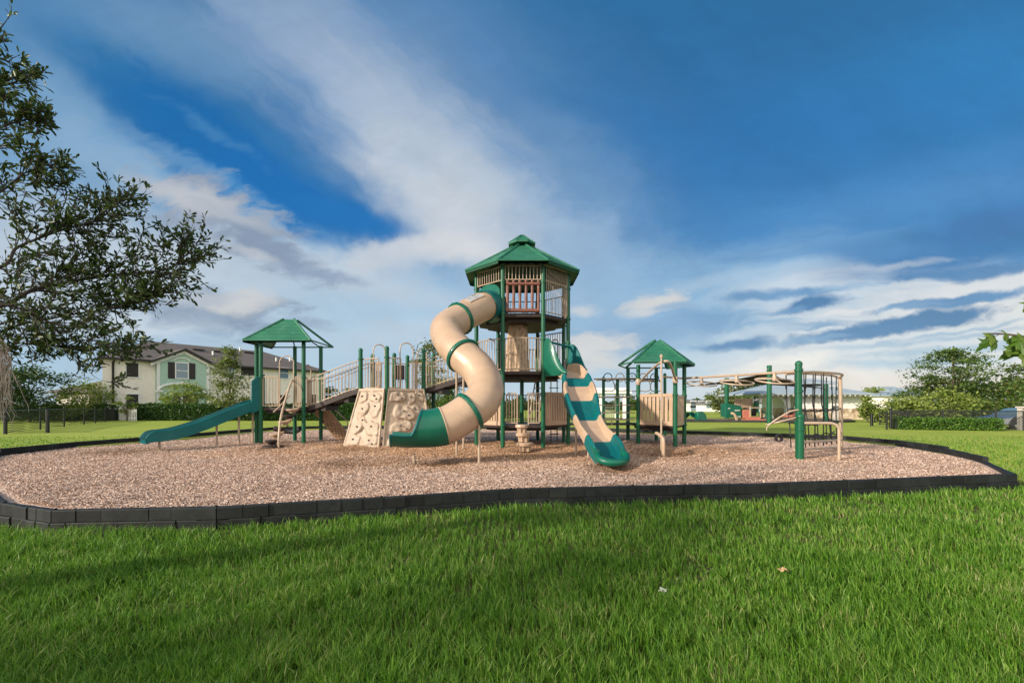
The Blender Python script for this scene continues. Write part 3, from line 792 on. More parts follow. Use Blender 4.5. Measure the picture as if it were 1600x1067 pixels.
# ---------------------------------------------------------------- spiral tube slide
PT=[(-.55,14.35,4.36),(-.83,13.68,4.24),(-1.42,13.05,3.80),(-1.80,12.45,3.38),(-1.60,11.85,2.92),(-1.22,11.42,2.52),(-.82,11.10,2.14),(-.62,10.78,1.72),(-.70,10.48,1.38),(-.99,10.28,1.13),(-1.48,10.10,.84),(-2.05,9.96,.77),(-2.60,9.86,.79)]
path=catmull(PT,16); NPp=len(path)
def frames(path):
    out=[]; nrm=None
    for i in range(len(path)):
        a=path[max(0,i-1)]; b=path[min(len(path)-1,i+1)]; T=(b-a).normalized()
        s=T.cross(Vector((0,0,1))).normalized(); u=s.cross(T).normalized(); out.append((T,s,u))
    return out
FRM=frames(path); TR=.42
ts=thing('tube_slide',(-1.4,11.5,0),'twisting tan tube slide with green joint rings falling from the tall tower','tube slide')
def tube_seg(i0,i1,name,mat,r=TR,th=.02):
    m=MB(); n=36; G=[];N=[]
    for i in range(i0,i1+1):
        T,s,u=FRM[i]; G.append([path[i]+(s*math.cos(2*PI*k/n)+u*math.sin(2*PI*k/n))*r for k in range(n+1)]); N.append([(s*math.cos(2*PI*k/n)+u*math.sin(2*PI*k/n)) for k in range(n+1)])
    m.grid_shell(G,th,N); return m.build(name,mat,ts)
def ring(i,name='joint_ring',r=TR,w=.05,h=.055,mat=GREENP):
    T,s,u=FRM[i]; m=MB(); n=40; vs=[];fs=[]
    pr=[(-w,-.004),(-w*.9,h*.8),(-w*.4,h),(w*.4,h),(w*.9,h*.8),(w,-.004)]
    for k in range(n):
        a=2*PI*k/n; dr=s*math.cos(a)+u*math.sin(a)
        for x,y in pr: vs.append(path[i]+T*x+dr*(r+y))
    q=len(pr)
    for k in range(n):
        l=(k+1)%n
        for j in range(q-1): fs.append((k*q+j,k*q+j+1,l*q+j+1,l*q+j))
    m.add(vs,fs)
    if w>.03:
        for k in range(16):
            a=2*PI*(k+.5)/16; dr=s*math.cos(a)+u*math.sin(a); p=path[i]+dr*(r+h-.004); m.tube([p,p+dr*.016],.016,6)
    o=m.build(name,mat,ts)
    return o
J1,J2,J3,J4=2*16+2,5*16+0,9*16-1,10*16+1
H0=14
tube_seg(H0,J1,'tube_section',TAN); tube_seg(J1,J2,'tube_section',TAN); tube_seg(J2,J3,'tube_section',TAN); tube_seg(J3,J4,'tube_section',TAN)
for j in (J1,J2,J3): ring(j)
ring(J4,w=.018,h=.018,mat=TAN,name='seam_ring')
# clear skylight strip in the first section
m=MB(); G=[];N=[]
for i in range(H0+5,J1-5):
    T,s,u=FRM[i]; row=[];nr=[]
    for k in range(9):
        a=PI*.5-.12+.85*k/8; dr=s*math.cos(a)+u*math.sin(a); row.append(path[i]+dr*(TR+.008)); nr.append(dr)
    G.append(row);N.append(nr)
m.grid_shell(G,.006,N)
glass=plain('clear_acrylic',(.42,.41,.40),.08,.35,5,spec=1.0,coat=.8); sk=m.build('skylight',glass,ts)
m=MB(); A=len(G)-1
lp=[G[i][0] for i in range(A+1)]+[G[A][k] for k in range(1,9)]+[G[i][8] for i in range(A-1,-1,-1)]+[G[0][k] for k in range(7,0,-1)]
m.tube(lp,.014,6,closed=True); m.build('skylight_frame',TAN,sk)
# green entrance hood: flared collar and backing plate between two tower posts
m=MB(); n=36; G=[];N=[]
for i in range(0,H0+3):
    T,s,u=FRM[i]; rr_=TR+.05+.02*(1-i/(H0+2)); G.append([path[i]+(s*math.cos(2*PI*k/n)+u*math.sin(2*PI*k/n))*rr_ for k in range(n+1)]); N.append([(s*math.cos(2*PI*k/n)+u*math.sin(2*PI*k/n)) for k in range(n+1)])
m.grid_shell(G,.03,N); hd=m.build('entrance_hood',TEAL,ts)
a=Vector((*OV[4],0)); b=Vector((*OV[5],0)); d=(b-a).normalized(); L=(b-a).length; out=Vector((d.y,-d.x,0))
pl=[]
for q in [(.08,zT-.02)]+[(.08,4.7)]+[(L/2+(L/2-.08)*math.cos(PI-PI*k/14), 4.72+.30*math.sin(PI*k/14)) for k in range(1,14)]+[(L-.08,4.7),(L-.08,zT-.02)]:
    p=a+d*q[0]+out*.03; pl.append((p.x,p.y,q[1]))
m=MB(); m.slab(pl,.05); m.build('hood_plate',GREENP,hd,bevel=.01)
# open run-out
m=MB(); G=[];N=[]; n=40; M_=NPp-1-J4
for i in range(J4,NPp):
    t_=(i-J4)/M_; T,s,u=FRM[i]
    if t_<.40: ph=PI
    else:
        q=min(1,(t_-.40)/.20); ph=PI*(1-.60*q**.6)-.10*max(0,t_-.6)
    rr_=TR+.015+.05*max(0,t_-.6)/.4
    row=[];nr=[]
    for k in range(n+1):
        a_=-PI/2-ph+2*ph*k/n; dr=s*math.cos(a_)+u*math.sin(a_)*(1-.12*t_); row.append(path[i]+dr*rr_+u*(.03*max(0,t_-.75)/.25)); nr.append(dr)
    G.append(row);N.append(nr)
m.grid_shell(G,.028,N); ex=m.build('exit_chute',GREENP,ts)
m=MB(); A=len(G)-1; i0=max(i for i in range(A+1) if i/A<.40)
m.tube([G[i][0] for i in range(i0,A+1)]+[G[A][k] for k in range(1,n+1)]+[G[i][n] for i in range(A-1,i0-1,-1)],.022,8,closed=True); m.build('rolled_rim',TEAL,ex)
for (x,y),zt in (((-2.15,9.97),.22),((-1.43,11.75),2.55),((-.73,10.1),.98),((-1.42,13.3),3.55)):
    m=MB(); m.tube([(x,y,-.08),(x,y,zt)],.03,10); m.build('support_pole',TANM,ts)

# ---------------------------------------------------------------- striped wave slide
WP=[(1.42,14.15,2.32),(1.68,13.72,2.27),(1.86,13.30,2.08),(1.88,12.9,1.80),(1.86,12.4,1.44),(1.88,11.8,1.08),(1.95,11.1,.70),(2.06,10.5,.36),(2.12,10.05,.16),(2.12,9.7,.09)]
wp=catmull(WP,12); WF=frames(wp); NW=len(wp)
ws=thing('wave_slide',(1.9,12,0),'wavy open slide striped in teal and cream beside the tall tower','slide')
half=[(0,.0),(.24,.0),(.292,.010),(.315,.045),(.330,.125),(.352,.18),(.395,.20),(.44,.17),(.46,.09),(.455,-.02)]
PROF=[(-a,b) for a,b in half[::-1]][:-1]+half
def wave_section(i0,i1,name,mat):
    m=MB(); G=[];N=[]
    for i in range(i0,i1+1):
        T,s,u=WF[i]; f=i/NW
        k=(.97+.08*math.sin(f*2*PI*2.6+.6))*lerp(1.12,.74,f); wv=.045*math.sin(f*2*PI*2.6+1.2); ks=1.0 if f<.85 else 1.0
        s_=s; row=[]
        for a,b in PROF:
            e=1 if b>.05 else .0
            row.append(wp[i]+s_*(a*k)+u*(b*(1.05+.25*math.sin(f*2*PI*2.6+.4)))+Vector((0,0,wv*.6)))
        G.append(row)
        N.append([ (u if True else u) for _ in PROF])
    m.grid_shell(G,.03,N); return m.build(name,mat,ws)
cuts=[0,.215,.335,.465,.61,.76,1.0]; cols=[TAN,TEAL,TAN,TEAL,TAN,TEAL]
for k in range(6):
    i0=int(cuts[k]*(NW-1)); i1=int(cuts[k+1]*(NW-1)); wave_section(i0,i1,'slide_section' if k<5 else 'exit_section',cols[k])
# fat rolled bumper round the exit
T,s,u=WF[-1]; e0_=wp[-1]; iA=int(.80*(NW-1))
def rail(i,sg):
    T,s,u=WF[i]; f=i/NW; k=(.97+.08*math.sin(f*2*PI*2.6+.6))*lerp(1.12,.74,f); return wp[i]+s*(.40*k*sg)+u*lerp(.19,.13,max(0,(f-.8)/.2))
pp=[rail(i,-1) for i in range(iA,NW,4)]
c0=wp[-1]; T,s,u=WF[-1]
for k in range(0,13):
    an=PI-PI*k/12; pp.append(c0+s*(.31*math.cos(an))+Vector((T.x,T.y,0))*(.30*math.sin(an)+.02)+Vector((0,0,.13-.12*math.sin(an)**.7)))
pp+=[rail(i,1) for i in range(NW-1-((NW-1-iA)%4),iA-1,-4)]
m=MB(); m.tube(pp,[.035+.045*min(1,k/5,(len(pp)-1-k)/5) for k in range(len(pp))],12); m.build('rolled_bumper',GREENP,ws)
m=MB(); fl=[c0-s*.29,c0+s*.29]+[c0+s*(.29*math.cos(PI*k/10))+Vector((T.x,T.y,0))*(.29*math.sin(PI*k/10)) for k in range(1,10)]+[c0-s*.29]
m.slab([p+Vector((0,0,.012)) for p in fl[1:]],.03); m.build('exit_floor',TEAL,ws)
# tall side wings at the top and the bar between them
B=Vector((*OV[6],0)); Fp=Vector((*OV[7],0)); dn_=Vector((.72,-.69,0))
def wing(p0,p1,bow,prof,mat):
    m=MB(); G=[];N=[]; d=(p1-p0); nrm=Vector((d.y,-d.x,0)).normalized()
    for i in range(15):
        t_=i/14; zt=prof(t_)[0]; zb=prof(t_)[1]; base=p0+d*t_+nrm*(bow*math.sin(PI*t_))
        G.append([Vector((base.x,base.y,lerp(zb,zt,j/8)))+nrm*(.05*math.sin(PI*j/8)) for j in range(9)]); N.append([nrm]*9)
    m.grid_shell(G,.045,N); return m.build('side_wing',mat,ws)
sm=lambda t:t*t*(3-2*t)
wing(B+dn_*.06,B+Vector((.64,-.62,0)),.05,lambda t:(3.28-1.0*sm(max(0,(t-.15)/.85)),2.14+.02*t),GREENP)
wing(Fp+dn_*.04,Fp+Vector((.46,-.80,0)),-.06,lambda t:(3.22-.85*sm(max(0,(t-.1)/.9)),2.20+.0*t),TEAL)
m=MB(); m.tube([(B.x+.10,B.y-.07,3.20),(Fp.x+.06,Fp.y-.06,3.13)],.035,10); m.build('sit_down_bar',TEAL,ws)
for x,y,zt in ((1.62,11.55,.9),(1.86,11.1,.62)):
    m=MB(); m.tube([(x,y,-.08),(x,y,zt)],.026,9); m.build('support_pole',TANM,ws)
# ---------------------------------------------------------------- left roofed deck
lt=thing('roofed_play_deck',(-7.6,15.9,0),'small roofed play deck on green posts at the left end of the playground','play deck','roofed play decks')
LP4=[(-8.36,15.15),(-6.96,15.2),(-6.93,16.5),(-7.92,16.6)]
zd=1.20
for x,y in LP4: post(lt,x,y,3.42,cap=False,collars=(zd-.02,2.2))
post(lt,-8.60,15.32,3.36,cap=False,collars=(zd-.02,))
deck(lt,[(-8.40,15.15),(-6.96,15.15),(-6.93,16.5),(-8.45,16.5)],zd)
E4=[(-8.83,14.92),(-6.60,14.92),(-6.60,16.78),(-8.83,16.78)]; T4=[(-7.90,15.75),(-7.55,15.75),(-7.55,15.98),(-7.90,15.98)]
roof_panels(lt,E4,T4,3.42,4.24,lip=.08,rib=.04,solid=(0,3))
bars(lt,LP4[0],(-7.72,15.17),zd+.06,.96,6); bars(lt,(-7.30,15.18),LP4[1],zd+.06,.96,5)
bars(lt,LP4[3],LP4[2],zd+.06,.96,9,name='railing'); slats(lt,(-6.9,15.25),(-6.9,15.75),zd+.02,zd+.95,4)
arch(lt,(-7.74,15.16),(-7.28,15.17),zd,2.92); arch(lt,(-7.0,15.35),(-6.98,15.80),zd,2.66,)
m=MB()
for k in range(4): x,y=LP4[k]; m.tube([(x,y,3.35),(-7.72,15.87,4.0)],.022,6)
m.build('roof_brace',BLKM,lt)
# teal straight slide
ss=thing('straight_slide',(-9.4,14.2,0),'straight teal slide running down to the left from the small roofed deck','slide')
SP=[(-8.52,15.42,1.20),(-8.75,15.12,1.12),(-9.2,14.55,.82),(-9.6,14.05,.55),(-9.95,13.60,.36),(-10.2,13.28,.29),(-10.48,12.92,.27)]
sp=catmull(SP,8); SF=frames(sp)
hp=[(0,0),(.17,0),(.225,.02),(.25,.08),(.262,.25),(.285,.29),(.318,.27),(.315,.0)]
PR=[(-a,b) for a,b in hp[::-1]][:-1]+hp
m=MB(); G=[];N=[]
for i,p in enumerate(sp):
    T,s,u=SF[i]; e=max(0,(i-len(sp)+7)/6); G.append([p+s*(a*(1+.05*e))+u*(b*(1-.45*e**3))+Vector((0,0,-.05*e**4)) for a,b in PR]); N.append([u]*len(PR))
m.grid_shell(G,.035,N); m.build('chute',TEAL,ss)
def plate(pts,th,name,mat,par): m=MB(); m.slab(pts,th); return m.build(name,mat,par,bevel=.012)
for off,nm in ((-.30,'hood_wing'),(.30,'hood_wing')):
    T,s,u=SF[0]; q=Vector(SP[0])+s*off; h=Vector((T.x,T.y,0)).normalized()
    e_=.42 if off<0 else .16
    plate([q+Vector((0,0,-.02)),q+h*e_+Vector((0,0,-.20)),q+h*e_+Vector((0,0,.86)),q+h*(e_-.14)+Vector((0,0,1.0)),q+Vector((0,0,1.12))],.05,nm,TEAL,ss)
for x,y,zt in ((-10.25,13.22,.27),(-9.33,14.38,.66),(-8.92,14.86,1.0),(-8.66,15.2,1.05)):
    m=MB(); m.tube([(x,y,-.08),(x,y,zt)],.032,9); m.build('support_pole',TANM,ss)
# curved pod climber at the front of the left deck
pc=thing('pod_climber',(-7.25,14.5,0),'tan curved handrail climber with stepping pods in front of the small left deck','climber')
m=MB(); m.tube(catmull([(-7.10,13.85,-.08),(-7.12,13.9,.35),(-7.2,14.2,.95),(-7.26,14.7,1.65),(-7.3,15.05,2.05),(-7.3,15.15,2.1)],6),.034,10); m.build('handrail',TANM,pc)
m=MB(); m.tube([(-7.32,15.1,1.95),(-7.52,15.0,1.62),(-7.72,14.95,1.3)],.02,8); m.tube([(-7.3,14.95,1.62),(-7.5,14.8,1.3),(-7.72,14.72,1.05)],.02,8); m.build('grab_bar',TANM,pc)
for k in range(6):
    f=k/5; x=-7.42+.18*f; y=lerp(14.05,15.0,f); z=.16+.19*k
    m=MB(); m.lathe((x,y,z),[(.02,-.10),(.09,-.09),(.12,-.03),(.19,-.01),(.2,.03),(.16,.05)],14); m.tube([(x+.14*(-1)**k,y,z),(x+.2,y+.12,z+.1)],.022,6); m.build('stepping_pod',TAN if k%2 else BRN,pc)
m=MB(); m.lathe((-7.36,14.0,0),[(.30,-.02),(.30,.03),(.26,.045)],18); m.tube([(-7.3,14.0,.02),(-7.28,14.0,.12)],.03,8); m.build('foot_pad',BRN,pc)
# net-pattern ramp and handrail behind the left deck
nr=thing('climbing_ramp',(-6.6,17.0,0),'tan lattice climbing ramp with a bent handrail behind the small left deck','climbing ramp')
m=MB(); A=Vector((-7.30,16.6,1.15)); Bq=Vector((-6.72,16.6,1.15)); D=Vector((.72,.55,-1.18))
def RP(u,v): return A+(Bq-A)*u+D*v
mbk=MB(); mbk.slab([RP(0,0),RP(1,0),RP(1,1),RP(0,1)],.016); mbk.build('backing_panel',plain('backing_brown',(.10,.055,.032),.8,.2,6),nr)  # thin darker brown sheet behind the lattice bars
for k in range(-6,11):
    for sg in (1,-1):
        pts=[]
        for j in range(13):
            v=j/12; u=(k/5+sg*v*1.2+(0 if sg>0 else .1))
            if 0<=u<=1: pts.append(RP(u,v))
        if len(pts)>1: m.tube(pts,.03,6)
for u in (0,1): m.tube([RP(u,0),RP(u,1)],.03,8)
m.build('lattice_panel',plain('lattice_tan',(.48,.31,.19),.6,.25,8),nr)
m=MB(); m.tube(catmull([(-6.75,16.75,1.25),(-6.5,17.05,.98),(-6.32,17.25,.74),(-6.28,17.35,.55),(-6.28,17.35,-.08)],5),.022,8); m.build('handrail',TANM,nr)

# ---------------------------------------------------------------- middle climbing platform
mp=thing('climbing_platform',(-3.9,15.4,0),'open-topped platform of green posts between the two ramps, above the rock walls','play platform')
zp=1.78
FP=[(-4.93,14.82),(-3.93,14.30),(-2.90,14.95)]; BP=[(-2.80,16.2),(-3.80,16.55),(-4.95,16.15)]
for x,y in FP: post(mp,x,y,3.06,collars=(2.78,))
for x,y in BP+[(-4.1,15.85)]: post(mp,x,y,3.02,collars=(2.74,))
deck(mp,FP+BP,zp)
bars(mp,(-4.95,14.9),(-4.2,14.5),zp+.05,.95,7); bars(mp,(-4.05,14.4),(-3.5,14.6),zp+.05,.95,6); bars(mp,(-3.05,14.85),(-3.2,14.75),zp+.05,.95,2)
bars(mp,BP[0],BP[1],zp+.05,.95,10); bars(mp,BP[1],BP[2],zp+.05,.95,10); slats(mp,(-4.75,15.6),(-4.4,15.6),zp+.02,zp+.98,3)
arch(mp,(-4.55,14.95),(-4.22,15.1),zp,3.28); arch(mp,(-3.58,14.55),(-3.20,14.70),zp,3.28); arch(mp,(-3.25,15.6),(-2.95,15.7),zp,3.18)
m=MB(); m.obox((-4.3,16.35),(-3.9,16.5),2.2,2.72,.05); m.build('shade_panel',BRN,mp)
# two moulded rock climbing walls
def rockwall(pts4, holds, name, label, seed):
    # pts4 = bottom-left, bottom-right, top-right, top-left
    P4=[Vector(p) for p in pts4]; base=(P4[0]+P4[1])/2
    th=thing(name,(base.x,base.y,0),label,'climbing wall','rock climbing walls under the middle platform')
    def S(u,v): return (P4[0]*(1-u)+P4[1]*u)*(1-v)+(P4[3]*(1-u)+P4[2]*u)*v
    nrm=(P4[1]-P4[0]).cross(P4[3]-P4[0]).normalized()
    if nrm.y>0: nrm=-nrm
    A,B=64,80; G=[];N=[]
    r=random.Random(seed)
    for i in range(A+1):
        row=[]
        for j in range(B+1):
            u=i/A; v=j/B
            e=min(u,1-u,v,1-v); off=0
            for (cu,cv,ru,rv,h,an) in holds:
                du=u-cu; dv=v-cv; c,s_=math.cos(an),math.sin(an); a=(du*c+dv*s_)/ru; b=(-du*s_+dv*c)/rv
                q=(abs(a)**3.2+abs(b)**3.2)**(1/3.2)+.28*mnoise.noise(Vector((u*7+seed,v*7,cu*9)))
                o=.72*h*min(1,max(0,(1.05-q)/.16)); o=o*(.75+.35*a*.5+.35*mnoise.noise(Vector((u*9,v*9,seed))))
                off=max(off,o)
            off+=.010*mnoise.noise(Vector((u*11,v*13,seed+3)))+.02*mnoise.noise(Vector((u*4,v*4,seed+1)))
            if e<.045: off=.035
            row.append(S(u,v)+nrm*off)
        G.append(row); N.append([nrm]*(B+1))
    m=MB(); m.grid_shell(G,.07,N); m.build('rock_panel',TANW,th,ang=60)
    for (cu,cv,ru,rv,h,an) in holds:
        for k in range(2 if ru>.2 else 1):
            p=S(cu+(.0 if k==0 else .45*ru),cv+(.25*rv if k==0 else -.4*rv))+nrm*(h*.62+.012)
            m=MB(); q=nrm.to_track_quat('Z','Y').to_matrix()
            tri=[(.034*math.cos(PI/2+2*PI*j/3+PI),.034*math.sin(PI/2+2*PI*j/3+PI)) for j in range(3)]
            m.slab([p+q@Vector((x,y,0)) for x,y in tri],.03); m.build('bolt_pocket',BLKR,th)
    return th
H1=[(.22,.84,.17,.09,.10,.1),(.68,.85,.22,.09,.11,-.2),(.35,.62,.2,.10,.12,.5),(.75,.66,.17,.14,.08,-.3),(.42,.44,.2,.06,.10,-.5),(.30,.32,.17,.08,.12,.3),(.74,.32,.2,.11,.13,-.1),(.25,.11,.19,.09,.09,0),(.72,.10,.22,.09,.10,.1)]
H2=[(.28,.86,.22,.085,.12,0),(.62,.83,.12,.085,.11,.3),(.84,.87,.12,.07,.08,-.3),(.42,.58,.24,.11,.14,-.2),(.36,.34,.26,.085,.14,.1),(.7,.62,.13,.09,.10,.6),(.3,.10,.22,.085,.10,0),(.75,.28,.16,.09,.10,.2),(.74,.08,.18,.08,.09,0)]
rockwall([(-5.28,14.25,-.03),(-4.03,13.80,-.03),(-3.98,14.22,1.80),(-4.92,14.70,1.80)],H1,'climbing_wall','cream moulded rock climbing wall, fully in view left of the centre gap',2)
rockwall([(-3.95,13.80,-.03),(-2.45,14.2,-.03),(-2.86,14.80,1.80),(-3.88,14.26,1.80)],H2,'climbing_wall','cream moulded rock climbing wall partly hidden behind the tube slide mouth',9)
# sloping ramps
def ramp_bridge(p0,p1,z0,z1,w,label,flat=0.28,nb=16):
    a=Vector((*p0,0)); b=Vector((*p1,0)); d=(b-a).normalized(); n=Vector((-d.y,d.x,0))
    th=thing('ramp_bridge',(*((a+b)/2).xy,0),label,'ramp','barred ramps joining the decks')
    L=(b-a).length
    def zz(t): return lerp(z0,z1,min(1,t/(1-flat)))
    prof=[0,1-flat,1] if z1>z0 else [0,flat,1]
    m=MB()
    K=14
    G=[];N=[]
    for k in range(K+1):
        t=k/K; c=a+d*(L*t); z=lerp(z0,z1,sm(t)*.35+t*.65); G.append([c+n*(-w/2)+Vector((0,0,z)),c+n*(w/2)+Vector((0,0,z))]); N.append([Vector((0,0,1))]*2)
    m.grid_shell(G,.07,N); m.build('deck',BRN,th)
    for sd in (-1,1):
        m=MB()
        pts=[a+d*(L*k/K)+n*(sd*(w/2+.02))+Vector((0,0,lerp(z0,z1,sm(k/K)*.35+k/K*.65)-.12)) for k in range(K+1)]
        for q0,q1 in zip(pts,pts[1:]): m.obox((q0.x,q0.y),(q1.x,q1.y),(q0.z,q1.z),(q0.z+.15,q1.z+.15),.03)
        m.build('side_beam',BRN,th)
    for t in (.3,.72):
        m=MB()
        c=a+d*(L*t); z=lerp(z0,z1,sm(t)*.35+t*.65); m.box((c.x,c.y,z-.19),(.16,w*.9,.16),math.atan2(d.y,d.x))
        m.build('cross_beam',BRN,th)
    for sd in (-1,1):
        m=MB(); pts=lambda h:[a+d*(L*k/K)+n*(sd*(w/2))+Vector((0,0,lerp(z0,z1,sm(k/K)*.35+k/K*.65)+h)) for k in range(K+1)]
        m.tube(pts(.98),.02,8); m.tube(pts(.84),.014,7); m.tube(pts(.08),.016,7)
        for k in range(nb):
            t=(k+.3)/(nb-.4); c=a+d*(L*t)+n*(sd*(w/2)); z=lerp(z0,z1,sm(t)*.35+t*.65); m.tube([c+Vector((0,0,z+.0)),c+Vector((0,0,z+.98))],.0115,6)
        m.build('railing',TANM,th)
ramp_bridge((-6.90,15.85),(-4.97,15.6),1.20,1.80,.9,'ramp with tan barred rails rising from the small left deck to the middle platform')
ramp_bridge((-2.86,15.6),(-1.12,15.3),1.80,2.28,.9,'ramp with tan barred rails rising from the middle platform behind the tube slide',nb=14)

# ---------------------------------------------------------------- right roofed deck
rt_=thing('roofed_play_deck',(4.9,15.2,0),'small roofed play deck with tan slatted front, right of the wave slide','play deck','roofed play decks')
RPp=[(4.19,15.1),(4.97,13.85),(5.66,14.95),(5.2,16.4),(4.18,16.4)]; zr=.66
for x,y in RPp: post(rt_,x,y,2.62,cap=False,collars=(zr-.02,1.6))
deck(rt_,[(4.22,15.05),(4.97,13.9),(5.62,14.95),(5.2,16.3),(4.2,16.3)],zr)
RE=[(3.78,14.12),(5.36,14.0),(6.10,15.2),(5.6,16.5),(4.15,16.6),(3.62,15.45)]; cxy=(4.88,15.3); RTp=[(cxy[0]+(p[0]-cxy[0])*.10,cxy[1]+(p[1]-cxy[1])*.10) for p in RE]
roof_panels(rt_,RE,RTp,2.64,3.42,lip=.07,rib=.04,solid=(0,1,2))
slats(rt_,RPp[0],RPp[1],zr-.02,1.64,8); slats(rt_,RPp[1],RPp[2],zr-.02,1.60,6)
m=MB()
for x,y in ((4.3,16.3),(5.1,16.3)): m.tube([(x,y,2.3),(x,y,2.34)],.02,6)
m.tube([(4.18,16.4,2.22),(5.2,16.4,2.22)],.022,8); m.build('cross_bar',BLKM,rt_)
fp=thing('fire_pole',(4.0,12.4,0),'slim sliding pole under a bent tan arch before the right roofed deck','sliding pole')
m=MB(); m.tube([(4.02,12.25,-.08),(4.02,12.25,2.62)],.026,10); m.lathe((4.02,12.25,2.62),[(.04,-.06),(.045,0),(.02,.03)],10); m.build('pole',TANM,fp)
m=MB(); m.tube(catmull([(4.22,15.0,2.05),(4.10,13.6,2.28),(4.06,12.5,2.44),(4.20,12.25,2.46),(4.45,12.7,2.34),(4.75,13.35,2.17),(4.95,13.75,2.05)],6),.034,10); m.build('arch',TANM,fp)
m=MB(); m.lathe((4.19,15.1,2.05),[(.07,-.1),(.08,-.08),(.08,.08),(.07,.1)],12); m.lathe((4.97,13.85,2.05),[(.07,-.1),(.08,-.08),(.08,.08),(.07,.1)],12); m.build('clamp',TANM,fp)
stp=thing('step_post',(3.95,12.0,0),'pale bent stepping post standing in the bark below the sliding pole','step')
m=MB(); m.tube(catmull([(3.98,11.95,-.08),(3.98,11.95,.30),(3.97,12.0,.42),(3.94,12.2,.50),(3.93,12.4,.52)],4),.045,12); m.build('step_tube',TAN,stp)
# plank bridge with cable rails between tower and right deck
rb=thing('plank_bridge',(3.0,16.0,0),'low dark plank bridge with level tan rails between tower and right roofed deck','bridge')
m=MB()
for k in range(12): x=1.85+k*.195; m.box((x+.08,16.0,.62),(.175,.9,.05))
m.build('plank',BRN,rb)
m=MB()
for y in (15.52,16.48):
    for z in (.78,1.02,1.28,1.56): m.tube([(1.85,y,z),(4.2,y,z)],.021 if z>1.5 else .016,7)
    for x in (2.9,3.4): m.tube([(x,y,.6),(x,y,.78)],.02,6)
m.build('rail',TANM,rb)
# overhead loop ladder behind it
ll=thing('loop_ladder',(4.9,18.6,0),'overhead ladder of tan loops on four green posts behind the right roofed deck','overhead ladder')
for x,y,z in ((3.72,18.5,2.36),(4.29,18.5,2.30),(6.2,19.6,2.25),(6.45,19.2,2.55),(7.1,18.7,2.3)): post(ll,x,y,z,r=.062,collars=(1.6,))
m=MB(); m.tube([(3.3,18.35,2.33),(5.0,18.45,2.36),(6.3,19.3,2.30)],.03,8); m.tube([(3.5,18.95,2.33),(5.0,19.05,2.36),(6.2,19.8,2.3)],.03,8); m.build('beam',TANM,ll)
for k in range(5):
    x=3.95+k*.5; y=18.55+max(0,k-2)*.12
    m=MB(); m.tube(catmull([(x-.12,y,2.34),(x-.24,y,2.05),(x-.16,y,1.86),(x+.16,y,1.86),(x+.24,y,2.05),(x+.12,y,2.34)],5),.016,7); m.tube([(x+.17*math.cos(a),y+.2,2.42+.17*math.sin(a)) for a in [2*PI*j/18 for j in range(18)]],.02,7,closed=True); m.build('hanging_loop',TANM if k%2 else BLKM,ll)

# ---------------------------------------------------------------- overhead wheels
wr=thing('overhead_wheel_rail',(6.4,12.8,0),'long tan overhead beam with three hanging wheels ending at a tall green post','overhead rail')
post(wr,6.93,11.0,2.28,r=.075,collars=(.85,1.62,2.13)); 
bm0=Vector((5.66,14.95,2.16)); bm1=Vector((6.93,11.0,2.10))
m=MB(); m.tube([bm0,bm1],.034,10); m.tube([bm0+Vector((-.08,0,0)),bm0+Vector((-.9,-.55,.02))],.03,8); m.build('beam',TANM,wr)
for px,Y in ((1096,14.18),(1151,12.84),(1210,11.65)):
    tt=(14.95-Y)/(3.95); c=bm0.lerp(bm1,tt); R=.44; zc=c.z-.20
    m=MB(); m.tube([(c.x+R*math.cos(2*PI*j/30),c.y+R*math.sin(2*PI*j/30),zc+R*math.sin(2*PI*j/30)*.22) for j in range(30)],.02,8,closed=True)
    for j in range(3): an=2*PI*j/3+.4; m.tube([(c.x,c.y,zc+.05),(c.x+R*math.cos(an),c.y+R*math.sin(an),zc+R*math.sin(an)*.22)],.017,7)
    m.lathe((c.x,c.y,zc),[(.03,-.02),(.055,0),(.055,.09),(.035,.2)],10)
    m.build('wheel',TANM if px>1100 else plain('darker_tan_metal',(.28,.23,.18),.5,.2,9),wr)  # one wheel is a darker tan than the other two
gr=thing('grab_rail_post',(7.1,10.75,0),'short thick green post with a tan handrail bent down to the bark','grab rail')
post(gr,6.865,10.84,1.02,r=.082,collars=(.72,))
m=MB(); m.tube(catmull([(6.90,10.82,.86),(7.30,10.78,.86),(7.58,10.76,.85),(7.70,10.74,.76),(7.72,10.74,.60),(7.72,10.74,-.08)],5),.035,10); m.build('handrail',TANM,gr)
m=MB()
for z0,x1,y1,z1 in ((1.18,6.32,11.2,.80),(1.0,6.33,11.35,.80)):
    m.tube(catmull([(6.90,10.95,z0),(6.72,11.0,z0-.05),(6.48,11.1,(z0+z1)/2-.03),(x1,y1,z1)],6),.017,8)
m.tube(catmull([(6.32,11.2,.80),(6.27,11.2,.72),(6.27,11.2,.66)],4),.015,7); m.build('loop_bar',TANM,gr)

# ---------------------------------------------------------------- chain net climber
nc=thing('net_climber',(8.4,12.4,0),'tan framed climbing net of black coated chains at the right end','net climber')
m=MB()
for dy,z in ((0,2.14),(.5,2.14)):
    m.tube(catmull([(7.0,11.15+dy,2.08),(7.7,11.6+dy,2.13),(8.6,12.1+dy,2.13),(9.15,12.6+dy*.7,2.12),(9.35,13.0,2.06)],6),.032,9)
m.tube([(9.37,13.0,2.08),(9.40,13.0,1.0),(9.42,13.05,-.08)],.05,10)
m.tube([(7.15,11.5,.16),(8.4,12.3,.12),(9.4,13.0,.10)],.03,8); m.tube([(7.1,11.3,.36),(8.4,12.1,.34),(9.38,12.95,.30)],.03,8)
m.build('frame',TANM,nc)
BASEL=[((7.15,11.45),2.1),((7.55,11.7),2.12),((7.95,11.95),2.13),((8.35,12.2),2.13),((8.75,12.45),2.12),((9.1,12.75),2.1)]
rr=random.Random(8)
m=MB()
